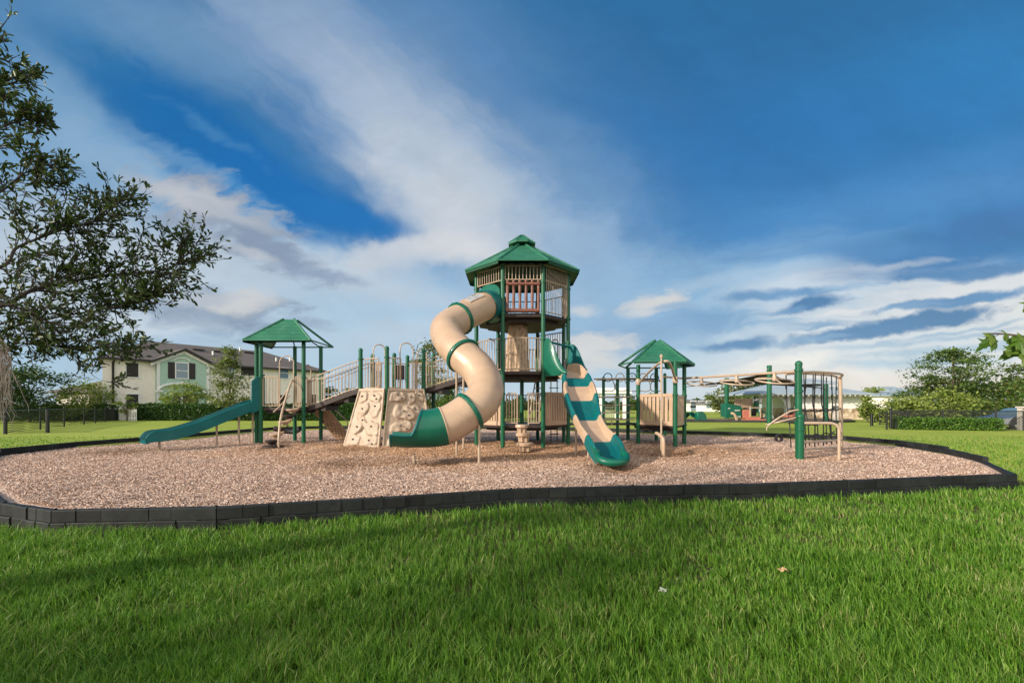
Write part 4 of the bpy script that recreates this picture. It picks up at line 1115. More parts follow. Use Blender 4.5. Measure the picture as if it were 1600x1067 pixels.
for dy in (0,.42):
    for (x,y),z in BASEL:
        m.tube([(x+rr.uniform(-.02,.02),y+dy,z),(x+rr.uniform(-.03,.03),y+dy,1.3),(x+rr.uniform(-.03,.03),y+dy*.6,.75),(x,y+dy*.5,.2)],.016,6)
        for zz_ in (1.75,1.5): m.lathe((x,y+dy,zz_),[(.018,-.05),(.022,0),(.018,.05)],6)
    for z in (1.18,.82,.5):
        pts=[]
        for k in range(31):
            f=k/30; pts.append((lerp(7.1,9.35,f),lerp(11.42,12.95,f)+dy*.6,z-.05*math.sin(f*PI)+.025*math.sin(f*26)))
        m.tube(pts,.018,6)
m.build('chain_net',CHAIN,nc)
# half-buried tyres
def tyre(x,y,z,R,r,label,rz=0,tilt=PI/2):
    m=MB(); n=26; M=Matrix.Rotation(rz,3,'Z')@Matrix.Rotation(tilt,3,'X')
    pts=[Vector((x,y,z))+M@Vector((R*math.cos(2*PI*j/n),R*math.sin(2*PI*j/n),0)) for j in range(n)]
    th=MB(); th.tube(pts,r,12,closed=True); o=th.build('half_buried_tyre',BLKR,loc=(x,y,0)); tag(o,label,'tyre','tyres sunk in the bark')
    return o
tyre(*gnd(1217,690),.12,.125,.05,'small black tyre standing in the bark left of the tall green post',.3)
tyre(*gnd(1276,689),.08,.13,.065,'small black tyre sunk in the bark below the chain net',.2)
m=MB(); m.tube(catmull([(-8.9,17.0,.42),(-8.6,17.2,.30),(-8.2,17.2,.28),(-7.9,17.0,.42)],5),.09,10); o=m.build('tunnel_seat',BLKR,loc=(-8.4,17.1,0)); tag(o,'low black curved seat seen under the small left deck','seat')
# ================================================================== surroundings
CREAM=plain('cream_stucco',(.80,.74,.66),.85,.06,4,bmp=.25,bscale=60,dirt=(.72,.65,.57))
MINT=plain('mint_stucco',(.38,.53,.445),.85,.06,4,bmp=.25,bscale=60)
WHITE=plain('white_trim',(.74,.73,.70),.6,.06,9)
DKTRIM=plain('dark_bronze_trim',(.022,.016,.015),.45,.2,9)
def shingle(name,c0,c1):
    m=bpy.data.materials.new(name); t=nt(m); b=t.nodes['Principled BSDF']; p=geo_pos(t)
    n=noise_n(t,2.2,6,.7,p); n2=noise_n(t,14,3,.6,p,(1,1,4)); k=mth(t,'ADD',mth(t,'MULTIPLY',n,.5),mth(t,'MULTIPLY',n2,.5))
    t.links.new(ramp(t,[(.3,c0),(.7,c1)],k),b.inputs['Base Color']); b.inputs['Roughness'].default_value=.9
    wv=t.nodes.new('ShaderNodeTexWave'); wv.bands_direction='Z'; wv.inputs['Scale'].default_value=3.2; wv.inputs['Distortion'].default_value=.4; t.links.new(p,wv.inputs[0]); t.links.new(bump(t,wv.outputs[1],.5,.03),b.inputs['Normal'])
    return m
SHING=shingle('brown_shingle',(.085,.070,.064),(.165,.142,.132)); METALR=plain('blue_grey_metal_roof',(.30,.36,.40),.45,.1,2,dirt=(.38,.42,.45)); GREYSH=shingle('grey_shingle',(.12,.11,.11),(.2,.19,.19))
def glassmat(name,col):
    m=bpy.data.materials.new(name); t=nt(m); b=t.nodes['Principled BSDF']; b.inputs['Base Color'].default_value=(*col,1); b.inputs['Roughness'].default_value=.06; b.inputs['Specular IOR Level'].default_value=1.0; b.inputs['Coat Weight'].default_value=.6; b.inputs['Coat Roughness'].default_value=.03
    return m
GLASS=glassmat('window_glass',(.10,.17,.20)); SCREEN=plain('dark_window_screen',(.02,.015,.015),.6,.2,20)
# ---------------------------------------------------------------- townhouse
HX,HY=-34.2,38.0; HD=Vector((.58,.8146,0)).normalized(); HN=Vector((HD.y,-HD.x,0))   # facade runs along HD and faces HN
def hp_(s,o,z): return Vector((HX,HY,0))+HD*s+HN*o+Vector((0,0,z))
def fac(px,py):
    u=(px-800)/F; s=(u*HY-HX)/(HD.x-u*HD.y); return s, CAMH+(632-py)/F*(HY+HD.y*s)
house=thing('townhouse',(HX+5,HY+8,0),'two-storey cream townhouse with mint green gable bay and brown roof behind the hedge','house')
def hbox(m,s0,s1,o0,o1,z0,z1):
    P_=[hp_(s,o,z) for z in (z0,z1) for s,o in ((s0,o0),(s1,o0),(s1,o1),(s0,o1))]
    return m.add(P_,[(0,1,2,3),(7,6,5,4),(1,0,4,5),(2,1,5,6),(3,2,6,7),(0,3,7,4)])
HL=20.2; HW=10.5; EZ=5.25
SK_=2.9     # the end wall is not square to the front
m=MB(); hw=[(0,0),(HL,0),(HL,-HW),(SK_,-HW)]; P_=[hp_(s,o,z) for z in (-.3,EZ) for s,o in hw]; m.add(P_,[(0,1,2,3),(7,6,5,4),(1,0,4,5),(2,1,5,6),(3,2,6,7),(0,3,7,4)]); m.build('wall',CREAM,house,smooth=False)
m=MB(); g0,g1=3.62,7.75; gz=fac(282,549)[1]; ge=EZ-.02; gc=(g0+g1)/2; go=.45
front=[hp_(g0,go,-.3),hp_(g1,go,-.3),hp_(g1,go,ge),hp_(gc,go,gz),hp_(g0,go,ge)]; back=[p-HN*3.5 for p in front]
m.add(front+back,[(0,1,2,3,4),(0,4,9,5),(4,3,8,9),(3,2,7,8),(2,1,6,7)]); m.build('gable_bay',MINT,house,smooth=False)
# roofs
ov=.42
def hiproof(m,s0,s1,o0,o1,z0,zr,hip):
    a,b,c,e=hp_(s0,o1,z0),hp_(s1,o1,z0),hp_(s1,o0,z0),hp_(s0+SK_,o0,z0); om=(o0+o1)/2
    r0,r1=hp_(s0+hip,om,zr),hp_(s1-hip,om,zr); dn=Vector((0,0,-.14))
    m.add([a,b,c,e,r0,r1]+[p+dn for p in (a,b,c,e)],[(0,1,5,4),(1,2,5),(2,3,4,5),(3,0,4),(0,6,7,1),(1,7,8,2),(2,8,9,3),(3,9,6,0),(9,8,7,6)])
m=MB(); hiproof(m,-ov,HL+ov,-HW-ov,ov,EZ,7.55,5.0); rfh=m.build('roof',SHING,house,smooth=False)
m=MB()
A0=hp_(g0-.5,go+.4,ge-.05); A1=hp_(g1+.5,go+.4,ge-.05); AP=hp_(gc,go+.4,gz+.22); bk=-HN*4.6
dn=Vector((0,0,-.16))
m.add([A0,AP,AP+bk,A0+bk,A1,A1+bk,A0+dn,AP+dn,A1+dn,A0+bk+dn,AP+bk+dn,A1+bk+dn],[(0,1,2,3),(1,4,5,2),(9,10,7,6),(10,11,8,7)])
m.build('gable_roof',SHING,house,smooth=False)
m=MB()
for p,q in ((A0,AP),(AP,A1)): m.add([p+dn,q+dn,q+Vector((0,0,.03)),p+Vector((0,0,.03)),p+dn-HN*.1,q+dn-HN*.1],[(0,1,2,3),(1,0,4,5)])
for s0,s1 in ((-ov,g0-.52),(g1+.52,HL+ov)): hbox(m,s0,s1,ov,ov+.12,EZ-.17,EZ+.01)
m.add([hp_(-ov-.02,ov,EZ-.17),hp_(-ov-.02,ov,EZ+.01),hp_(SK_-ov-.02,-HW-ov,EZ+.01),hp_(SK_-ov-.02,-HW-ov,EZ-.17)],[(0,1,2,3)])
m.build('fascia',DKTRIM,house,smooth=False)
m=MB(); k0=Vector((0,0,-.30))
for p,q in ((A0,AP),(AP,A1)):
    a=p-HN*.28+k0; b=q-HN*.28+k0; m.add([a+Vector((0,0,-.16)),b+Vector((0,0,-.16)),b+Vector((0,0,.10)),a+Vector((0,0,.10))],[(0,1,2,3)])
for s in (g0-.02,g1-.2): hbox(m,s,s+.22,go,go+.04,-.2,ge-.1)
m.build('gable_trim',WHITE,house,smooth=False)
def window(s0,s1,z0,z1,o,mat,shut=False,frame=WHITE,bars_=True,name='window'):
    m=MB(); f=.09
    hbox(m,s0-f,s1+f,o,o+.07,z1,z1+f); hbox(m,s0-f,s1+f,o,o+.09,z0-f,z0); hbox(m,s0-f,s0,o,o+.07,z0,z1); hbox(m,s1,s1+f,o,o+.07,z0,z1)
    w_=m.build(name,frame,house,smooth=False)
    m=MB(); hbox(m,s0,s1,o,o+.025,z0,z1); m.build('pane',mat,w_,smooth=False)
    if bars_: m=MB(); hbox(m,s0,s1,o+.025,o+.05,(z0+z1)/2-.03,(z0+z1)/2+.03); m.build('sash_bar',DKTRIM if mat is SCREEN else WHITE,w_,smooth=False)
    if shut:
        for a,b in ((s0-.62,s0-.1),(s1+.1,s1+.62)):
            m=MB(); hbox(m,a,b,o,o+.06,z0-.06,z1+.06)
            for k in range(14): z=lerp(z0,z1,k/13.5); hbox(m,a+.05,b-.05,o+.06,o+.075,z,z+.05)
            m.build('shutter',DKTRIM,w_,smooth=False)
def zat(px,py): return fac(px,py)[1]
s0,_=fac(197,0); s1,_=fac(216,0); window(s0,s1,zat(206,589),zat(206,567),0,SCREEN)
window(s0,s1,.35,zat(206,616),0,SCREEN)
s0,_=fac(272,0); s1,_=fac(290,0); window(s0,s1,zat(281,591),zat(281,568),go,GLASS,True)
s0,_=fac(435,0); s1,_=fac(450,0); window(s0,s1,zat(442,591),zat(442,575),0,GLASS); window(s0+.1,s1-.2,.5,zat(442,617),0,SCREEN)
s0,_=fac(392,0); s1,_=fac(398,0); window(s0-1.0,s1,zat(395,587),zat(395,573),0,SCREEN)
s0,_=fac(352,0); s1,_=fac(366,0); window(s0,s1,zat(358,590),zat(358,570),0,GLASS); window(s0,s1,.5,2.4,0,SCREEN)
s0,_=fac(483,0); s1,_=fac(494,0); window(s0,s1,1.0,2.5,0,SCREEN)
# porch arch, opening, lamp, downpipes, vents
m=MB(); pts=[]
for k in range(15):
    a=PI*k/14; pts.append(hp_(gc-.2-1.75*math.cos(a),go+.09,2.62+.62*math.sin(a)))
m.tube(pts,.11,8); 
for s in (gc-.2-1.75,gc-.2+1.75): hbox(m,s-.28,s+.28,go,go+.2,2.42,2.60)
hbox(m,gc-.32,gc-.08,go+.1,go+.22,3.15,3.45)
m.build('porch_arch',WHITE,house)
m=MB(); pts=[]
for k in range(11):
    a=PI*k/10; sm0=fac(281,0)[0]; pts.append(hp_(sm0-.62*math.cos(a),go+.06,zat(281,565)+.30*math.sin(a)))
m.tube(pts,.07,7); m.build('window_arch',WHITE,house)
s0,_=fac(268,0); s1,_=fac(306,0)
m=MB(); hbox(m,s0,s1,go,go+.02,-.2,zat(287,615)); pr=m.build('porch_opening',SCREEN,house,smooth=False)
m=MB(); hbox(m,s0+.55,s0+.72,go+.02,go+.07,-.2,zat(287,615)); m.build('porch_column',WHITE,pr,smooth=False)
sl,_=fac(313,0)
m=MB(); c=hp_(sl,go+.12,zat(313,619)); m.lathe(c,[(.03,.22),(.10,.15),(.11,-.1),(.05,-.18)],8); m.build('wall_lamp',DKTRIM,house)
for px,o in ((176,0),(323,.05)):
    s,_=fac(px,0); m=MB(); m.tube([hp_(s,o+.42,EZ-.12),hp_(s,o+.12,EZ-.5),hp_(s,o+.1,-.2)],.085,8); m.build('downpipe',DKTRIM,house)
m=MB()
for s,dd in ((8.3,-3.6),(10.0,-3.6),(13.5,-4.2)): 
    q=hp_(s,dd,EZ+ (abs(dd)+ov)/(HW/2+ov)*2.3); m.box((q.x,q.y,q.z+.06),(1.0,.4,.14),math.atan2(HD.y,HD.x))
m.build('roof_vent',DKTRIM,rfh,smooth=False)
m=MB()
for s,dd in ((9.2,-2.4),(12.8,-4.6),(15.5,-2.0),(17.3,-2.4)): q=hp_(s,dd,EZ+(abs(dd)+ov)/(HW/2+ov)*2.3); m.tube([q,q+Vector((0,0,.42))],.09,8)
m.build('vent_pipe',WHITE,rfh)
# low garage wing on the left
gar=thing('garage_wing',(-36.5,40,0),'low cream garage wing with brown roof at the left side of the townhouse','garage')
m=MB(); m.prism([(-39.5,39.5),(-35.6,38.3),(-34.0,42.5),(-38.5,44)],-.3,2.45); m.build('wall',plain('toned_down_cream',(.50,.46,.41),.85,.06,4),gar,smooth=False)  # cream darkened in the colour to tame the sun on this wall
m=MB(); pg=[(-40.2,39.3),(-35.1,37.8),(-33.4,42.6),(-38.6,44.6)]; ap=(-36.8,41.2,3.5)
m.add([(*p,2.45) for p in pg]+[ap]+[(*p,2.3) for p in pg],[(0,1,4),(1,2,4),(2,3,4),(3,0,4),(0,5,6,1),(1,6,7,2),(2,7,8,3),(3,8,5,0),(8,7,6,5)]); m.build('roof',SHING,gar,smooth=False)
# ---------------------------------------------------------------- leaves and trees
def leaves(name, P, S, mat, parent, seed, flat=.5, loc=(0,0,0), asp=.5):
    rng=np.random.default_rng(seed); P=np.asarray(P,dtype=float); M=len(P); S=np.asarray(S,dtype=float)
    d=rng.normal(size=(M,3)); d[:,2]*=flat; d/=np.linalg.norm(d,axis=1)[:,None]
    n=rng.normal(size=(M,3)); n[:,2]+=.8; s=np.cross(d,n); s/=np.linalg.norm(s,axis=1)[:,None]; n=np.cross(s,d)
    L=S[:,None]; W=L*asp*rng.uniform(.8,1.2,(M,1))*.5
    V=np.zeros((M,6,3)); V[:,0]=P-d*L*.5; V[:,1]=P-d*L*.12+s*W+n*L*.05; V[:,2]=P+d*L*.22+s*W*.85+n*L*.05; V[:,3]=P+d*L*.5-n*L*.04; V[:,4]=P+d*L*.22-s*W*.85+n*L*.05; V[:,5]=P-d*L*.12-s*W+n*L*.05
    f=np.array([[0,1,2,3],[0,3,4,5]]); ff=(np.arange(M)[:,None,None]*6+f[None]).reshape(-1)
    return np_mesh(name,V.reshape(-1,3),ff,np.full(M*2,4),mat,parent,loc=loc)
BARK=plain('tree_bark',(.10,.075,.055),.9,.35,9,bmp=.8,bscale=25)
LV={'dark':leafmat('leaf_dark',[(.15,(.010,.028,.008)),(.5,(.024,.058,.013)),(.85,(.055,.10,.022))],.5,.25),
    'mid':leafmat('leaf_mid',[(.15,(.026,.055,.012)),(.5,(.07,.125,.024)),(.85,(.16,.22,.05))],.5,.3),
    'yel':leafmat('leaf_yellow',[(.15,(.07,.11,.018)),(.5,(.18,.24,.04)),(.85,(.34,.38,.10))],.5,.35),
    'olive':leafmat('leaf_olive',[(.15,(.045,.06,.018)),(.5,(.11,.135,.04)),(.85,(.23,.24,.09))],.5,.3),
    'rust':leafmat('leaf_rust',[(.15,(.05,.045,.015)),(.5,(.12,.085,.03)),(.85,(.22,.14,.06))],.5,.3),
    'hedge':leafmat('leaf_hedge',[(.15,(.008,.026,.006)),(.5,(.020,.062,.012)),(.85,(.045,.12,.022))],.4,.25),
    'hedge2':leafmat('leaf_hedge_bright',[(.15,(.022,.065,.010)),(.5,(.065,.15,.02)),(.85,(.14,.25,.035))],.45,.3)}
def tree(name,label,x,y,h,rx,z0,leafkey,nc=40,per=90,ls=.16,seed=1,group=None,cat='tree',shape='round',trunk=.09,zb=0,sq=.55,extra=None,cs=.24):
    r=random.Random(seed); rng=np.random.default_rng(seed)
    th=thing(name,(x,y,zb),label,cat,group)
    cl=[]
    tries=0
    while len(cl)<nc and tries<4000:
        tries+=1
        a=r.uniform(0,2*PI); v=r.random()
        if shape=='round': env=math.sqrt(max(0,1-(2*v-1)**2))*.95+.05
        elif shape=='cone': env=(1-v)*.95+.08 if v>.12 else .5+v*4
        elif shape=='spread': env=(.55+.45*math.sin(v*PI*.9+.3))*(1-.55*max(0,v-.45)/.55)
        elif shape=='tier':
            v=min(1,max(0,round(v*8)/8+r.gauss(0,.045))); env=math.sqrt(max(0,1-v**1.6))*(.92 if v>.1 else .75)+.08
        else: env=1
        q=rx*env*math.sqrt(r.uniform(.12,1))*(1+.28*mnoise.noise(Vector((math.cos(a)*1.3+seed,math.sin(a)*1.3,v*3))))
        cl.append(Vector((x+q*math.cos(a),y+q*math.sin(a),zb+z0+(h-z0)*v)))
    P=[];S=[]
    for c in cl:
        k=int(per*r.uniform(.5,1.5)); sg=rx*cs*r.uniform(.6,1.25)
        pts=np.array(c)+rng.normal(size=(k,3))*np.array([sg,sg,sg*sq]); P.append(pts); S.append(rng.uniform(.7,1.35,k)*ls)
    P=np.concatenate(P); S=np.concatenate(S)
    leaves('crown',P,S,LV[leafkey],th,seed)
    if extra:
        k=len(P)//7; idx=rng.integers(0,len(P),k); leaves('turning_leaves',P[idx]+rng.normal(size=(k,3))*.08,S[idx],LV[extra],th,seed+1)
    m=MB(); top=Vector((x+r.uniform(-.1,.1)*rx,y,zb+z0+(h-z0)*.62)); b0=Vector((x,y,zb-.1))
    tk=[b0,b0.lerp(top,.35)+Vector((r.uniform(-.06,.06)*rx,0,0)),b0.lerp(top,.7)+Vector((r.uniform(-.08,.08)*rx,0,0)),top]
    tp=catmull(tk,4); m.tube(tp,[trunk*(1.25-.95*i/(len(tp)-1)) for i in range(len(tp))],9)
    for c in cl[:min(len(cl),22)]:
        f=min(.92,max(.25,((c.z-zb)/h)*.75)); p=tp[int(f*(len(tp)-1))]; mid=p.lerp(c,.55)+Vector((0,0,.10*rx)); bp=catmull([p,mid,c],3)
        m.tube(bp,[trunk*(.42-.34*i/(len(bp)-1)) for i in range(len(bp))],6)
    m.build('trunk',BARK,th); return th
def bush_row(name,label,pts,h,w,leafkey,dens=900,ls=.09,seed=3,cat='hedge',group=None,rough=.12,zb=0):
    # clipped hedge: leaves packed through a box that follows pts, twiggy core inside
    r=np.random.default_rng(seed); th=thing(name,(*pts[0],zb),label,cat,group); P=[]
    core=MB()
    for a,b in zip(pts,pts[1:]):
        a=np.array(a);b=np.array(b); L=np.linalg.norm(b-a); d=(b-a)/L; n=np.array([-d[1],d[0]])
        k=int(dens*L); s=r.uniform(0,L,k); side=r.random(k)
        o=r.uniform(-.5,.5,k)*w; z=r.uniform(0,1,k)*h
        f=side<.45; o[f]=(np.where(n[1]>0,-1,1))*w*.5+r.normal(0,.045,f.sum()); tp=(side>=.45)&(side<.8); z[tp]=h+r.normal(0,.04,tp.sum())
        wob=np.array([rough*mnoise.noise(Vector((q*.9+seed,seed*1.7,0)))+rough*.6*mnoise.noise(Vector((q*3.1,seed,4))) for q in s]); z=z*(1+wob/h); o=o+ (o<0)*(-1)*wob*.4
        P.append(np.stack([a[0]+d[0]*s+n[0]*o,a[1]+d[1]*s+n[1]*o,zb+z],1))
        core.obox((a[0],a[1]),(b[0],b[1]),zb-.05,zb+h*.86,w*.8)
    P=np.concatenate(P); leaves('foliage',P,r.uniform(.7,1.3,len(P))*ls,LV[leafkey],th,seed,flat=1.0,asp=.6)
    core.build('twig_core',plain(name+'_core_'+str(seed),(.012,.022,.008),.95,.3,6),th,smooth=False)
    return th
bush_row('clipped_hedge','long dark green clipped hedge along the front of the townhouse',[(-31.2,37.4),(-24.5,37.4),(-15.0,37.0),(-9.0,36.8)],1.28,1.1,'hedge',900,.14,3)
tree('young_tree','slim pale-leaved young tree in front of the townhouse, left of the small green roof',-21.9,35.2,5.6,1.55,1.3,'olive',46,70,.17,21,shape='cone',trunk=.07,extra='yel',cs=.2)
tree('flowering_bush','broad yellow-green bush below the mint gable, behind the hedge',-27.4,38.2,2.9,1.5,1.0,'yel',34,80,.16,22,cat='bush',shape='round',trunk=.05)
tree('young_tree','small pale bush tree beside the left downpipe of the townhouse',-31.0,36.6,1.9,.8,.6,'yel',12,50,.14,23,cat='tree',shape='round',trunk=.035)
tree('shade_tree','dark green tree at the far left behind the chain-link fence',-36.6,34.5,3.9,2.2,.5,'dark',44,90,.2,24,shape='round',trunk=.1)
tree('shade_tree','dark broad tree touching the left edge, behind the hanging moss',-36.5,31.5,3.6,2.3,.4,'dark',44,90,.2,34,shape='round',trunk=.1)
tree('shade_tree','yellow-green rounded tree behind the chain-link fence, left of the townhouse',-34.4,36.5,2.9,1.7,.5,'yel',40,90,.17,25,shape='round',trunk=.07)
tree('shade_tree','dull green low tree at the garage corner left of the townhouse',-36.0,39.5,2.3,1.1,.5,'mid',26,80,.16,26,shape='round',trunk=.06)
bush_row('boundary_hedge','dark overgrown hedge behind the black chain-link fence at far left',[(-46,37.5),(-38,37.0),(-32.4,37.0)],1.1,1.2,'dark',500,.18,4,rough=.3)
tree('tall_tree','thin tall tree rising behind the upper ramp and tube slide',-5.0,27.5,4.9,1.15,1.4,'olive',36,60,.15,27,shape='round',trunk=.06,cs=.2)
tree('pine_tree','full green tree seen under the upper ramp, left of the tower',-4.7,33.5,3.3,1.55,.3,'mid',40,90,.15,28,shape='cone',trunk=.07)
bush_row('far_hedge','green hedge with pale flowers far behind the middle platform',[(-14.5,42),(-9,42),(-3,43),(1,43)],1.25,1.3,'mid',420,.2,5,rough=.4)
# picket fence and chain-link fence at left
pk=thing('picket_fence',(-31.6,37.0,0),'short white picket fence between dark fence and hedge beside the townhouse','fence')
m=MB(); a=Vector((-32.0,37.2,0)); b=Vector((-29.9,36.2,0))
for k in range(11): p=a.lerp(b,k/10); m.box((p.x,p.y,.45),(.09,.03,.98),-.4)
m.obox(a.xy,b.xy,.72,.80,.03,.035); m.obox(a.xy,b.xy,.18,.26,.03,.035); m.build('pickets',WHITE,pk,smooth=False)
def mesh_mat():
    m=bpy.data.materials.new('chain_link'); t=nt(m); b=t.nodes['Principled BSDF']; out=t.nodes['Material Output']; b.inputs['Base Color'].default_value=(.012,.013,.014,1); b.inputs['Roughness'].default_value=.5
    p=geo_pos(t); s=t.nodes.new('ShaderNodeSeparateXYZ'); t.links.new(p,s.inputs[0]); h=mth(t,'ADD',s.outputs[0],mth(t,'MULTIPLY',s.outputs[1],.6))
    def wv(x): return mth(t,'LESS_THAN',mth(t,'ABSOLUTE',mth(t,'SUBTRACT',mth(t,'FRACT',mth(t,'MULTIPLY',x,14.0)),.5)),.12)
    k=mth(t,'MAXIMUM',wv(mth(t,'ADD',h,s.outputs[2])),wv(mth(t,'SUBTRACT',h,s.outputs[2])))
    tr=t.nodes.new('ShaderNodeBsdfTransparent'); mx=t.nodes.new('ShaderNodeMixShader'); t.links.new(k,mx.inputs[0]); t.links.new(tr.outputs[0],mx.inputs[1]); t.links.new(b.outputs[0],mx.inputs[2]); t.links.new(mx.outputs[0],out.inputs[0]); return m
MESHM=mesh_mat()
def chainfence(pts,h,label,thick=(),zf=lawn_z,seed=0):
    th=thing('chain_link_fence',(*pts[0],zf(*pts[0])),label,'fence')
    for i,p in enumerate(pts):
        r=.065 if i in thick else .035; m=MB(); z=zf(*p); m.tube([(p[0],p[1],z-.1),(p[0],p[1],z+h+(.05 if i in thick else 0))],r,10); m.lathe((p[0],p[1],z+h),[(r,.04),(r*1.1,.06),(r*.4,.1)],10); m.build('post',BLKM,th)
    m=MB()
    for a,b in zip(pts,pts[1:]): m.tube([(a[0],a[1],zf(*a)+h-.03),(b[0],b[1],zf(*b)+h-.03)],.024,7); m.tube([(a[0],a[1],zf(*a)+.05),(b[0],b[1],zf(*b)+.05)],.008,5)
    m.build('top_rail',BLKM,th)
    m=MB()
    for a,b in zip(pts,pts[1:]): m.add([(a[0],a[1],zf(*a)+.03),(b[0],b[1],zf(*b)+.03),(b[0],b[1],zf(*b)+h-.03),(a[0],a[1],zf(*a)+h-.03)],[(0,1,2,3)])
    m.build('wire_mesh',MESHM,th,smooth=False); return th
chainfence([(-20.6,18.5),(-22.7,21.9),(-24.6,25.0),(-26.7,28.4),(-28.4,31.0),(-30.6,34.2),(-32.0,36.6)],.98,'black chain-link fence running back from the left edge to the townhouse',(0,))
eb=MB(); x,y=-19.75,19.35; z=lawn_z(x,y); eb.tube([(x,y,z-.1),(x,y,z+1.0)],.07,12); eb.lathe((x,y,z+1.0),[(.075,-.01),(.08,.01),(.03,.05)],12); o=eb.build('fence_post',BLKM,loc=(x,y,z)); tag(o,'single thick black post standing apart, right of the leftmost fence post','post')
# ---------------------------------------------------------------- right side
chainfence([(26.3,33.0),(30.2,34.5)],.9,'short black chain-link run in front of the far white house, right side',())
chainfence([(22.3,27.6),(24.4,28.2)],.8,'short black fence beside the pavilion, left of the dark gate',())
def zflat(x,y): return 0.02
chainfence([(18.9,22.7),(20.8,21.95),(22.6,21.25),(23.5,20.9),(25.6,20.2)],1.0,'black chain-link fence standing behind the low clipped hedge at right',(0,),zflat)
bush_row('box_hedge','low bright green clipped hedge at the right, behind the back lawn',[(18.6,22.1),(20.6,21.4),(22.3,20.8)],.62,.6,'hedge2',1500,.085,6,rough=.08)
gt=thing('metal_gate',(18.2,21.9,0),'small open black metal gate frame at the left end of the low hedge','gate')
m=MB()
for x in (17.95,19.0): m.tube([(x,21.8,-.05),(x,21.8,.98)],.04,8)
m.build('post',BLKM,gt); m=MB(); m.tube([(17.95,21.8,.9),(19.0,21.8,.9)],.025,7); m.tube([(17.95,21.8,.62),(19.0,21.8,.62)],.015,6)
for k in range(8): m.tube([(18.08+k*.12,21.8,.6),(18.08+k*.12,21.8,.9)],.01,5)
m.build('panel',BLKM,gt)
m=MB(); x,y=gnd(1362,667.5); m.tube([(x,y,-.1),(x,y,.74)],.075,10); m.lathe((x,y,.74),[(.08,0),(.03,.05)],10); o=m.build('bollard',BLKM,loc=(x,y,0)); tag(o,'short black bollard on the back lawn in front of the pavilion bushes','bollard')
tree('oak_tree','large layered dark tree at right, tallest on the right skyline',30.6,31.8,4.95,3.1,.8,'mid',110,75,.15,41,shape='tier',trunk=.14,extra='dark',sq=.36,cs=.125)
tree('oak_tree','rust-tinged loose tree by the right edge behind the parked car',32.8,29.0,3.9,2.0,.6,'mid',60,80,.16,42,shape='spread',trunk=.1,extra='rust',sq=.4,cs=.2)
tree('oak_tree','thin rust-leaved tree between the big tree and the right edge tree',31.0,33.0,3.0,1.5,.6,'olive',36,70,.16,43,shape='round',trunk=.07,extra='rust')
tree('leafy_bush','loose bright yellow-green shrub behind the low clipped hedge',22.6,23.6,1.95,1.35,.25,'yel',44,80,.15,44,cat='bush',shape='round',trunk=.04,cs=.22)
tree('leafy_bush','smaller yellow-green shrub at the left of the hedge by the gate',20.6,23.8,1.5,1.0,.2,'yel',30,70,.14,45,cat='bush',shape='round',trunk=.04,cs=.25)
tree('leafy_bush','yellow-green small tree beside the right end of the white pavilion',25.6,32.8,1.75,.75,.4,'yel',20,60,.16,46,cat='bush',shape='round',trunk=.05)
tree('leafy_bush','dark low shrub to the right of the pavilion, near the fence',27.4,34.0,1.4,1.0,.2,'mid',20,70,.17,47,cat='bush',shape='round',trunk=.05)
bush_row('far_hedge','dark hedge beside the road behind the parked car',[(27.5,30.2),(33,30.8),(38,31)],.75,.9,'hedge',500,.16,7,rough=.2)
# road, concrete posts, car
m=MB(); m.add([(22.9,22.0,.03),(60,20.0,.03),(60,24.9,.03),(22.9,24.6,.03)],[(0,1,2,3)]); o=m.build('road',plain('asphalt',(.055,.055,.058),.85,.2,3,bmp=.3,bscale=80),smooth=False); tag(o,kind='structure')
for x,y,l in ((24.9,35.0,'pale square concrete post behind the bushes, left of the parked car'),(24.0,21.35,'pale concrete post at the right edge beside the parked car')):
    m=MB(); m.box((x,y,.55),(.3,.3,1.2)); m.box((x,y,1.18),(.38,.38,.07)); o=m.build('concrete_post',plain('concrete_'+str(int(x)),(.50,.46,.40),.85,.1,9),loc=(x,y,0),smooth=False,bevel=.01); tag(o,l,'post')
car=thing('parked_car',(26.0,23.0,0),'low silver and dark car parked on the road, cut by the right edge','car')
PAINT=plain('silver_paint',(.30,.32,.35),.25,.05,2,metal=.6,coat=1); DARKP=plain('dark_car_trim',(.02,.02,.022),.5,.2,6)
side=[(-2.2,.30),(-2.24,.50),(-2.05,.62),(-1.1,.76),(-.45,1.10),(.2,1.18),(1.1,1.15),(1.75,.86),(2.15,.80),(2.25,.5),(2.2,.30)]
m=MB(); wd=[.80,.84,.84,.82,.62,.60,.60,.78,.82,.84,.80]; cx0,cy0=26.05,23.0
L_=[Vector((cx0+p[0],cy0-q,p[1])) for p,q in zip(side,wd)]; R_=[Vector((cx0+p[0],cy0+q,p[1])) for p,q in zip(side,wd)]; n=len(side)
m.add(L_+R_,[(i,n+i,n+(i+1)%n,(i+1)%n) for i in range(n)]+[tuple(range(n)),tuple(range(2*n-1,n-1,-1))]); m.build('body',PAINT,car,bevel=.05)
m=MB(); m.slab([Vector((cx0+a,cy0-b,c)) for a,b,c in ((-1.0,.81,.79),(-.42,.645,1.07),(.2,.625,1.13),(1.05,.625,1.11),(1.6,.775,.86))],.03); m.build('side_window',GLASS,car)
m=MB(); m.slab([Vector((cx0-1.07,cy0-.76,.795)),Vector((cx0-.47,cy0-.58,1.10)),Vector((cx0-.47,cy0+.58,1.10)),Vector((cx0-1.07,cy0+.76,.795))],.03); m.build('windscreen',GLASS,car)
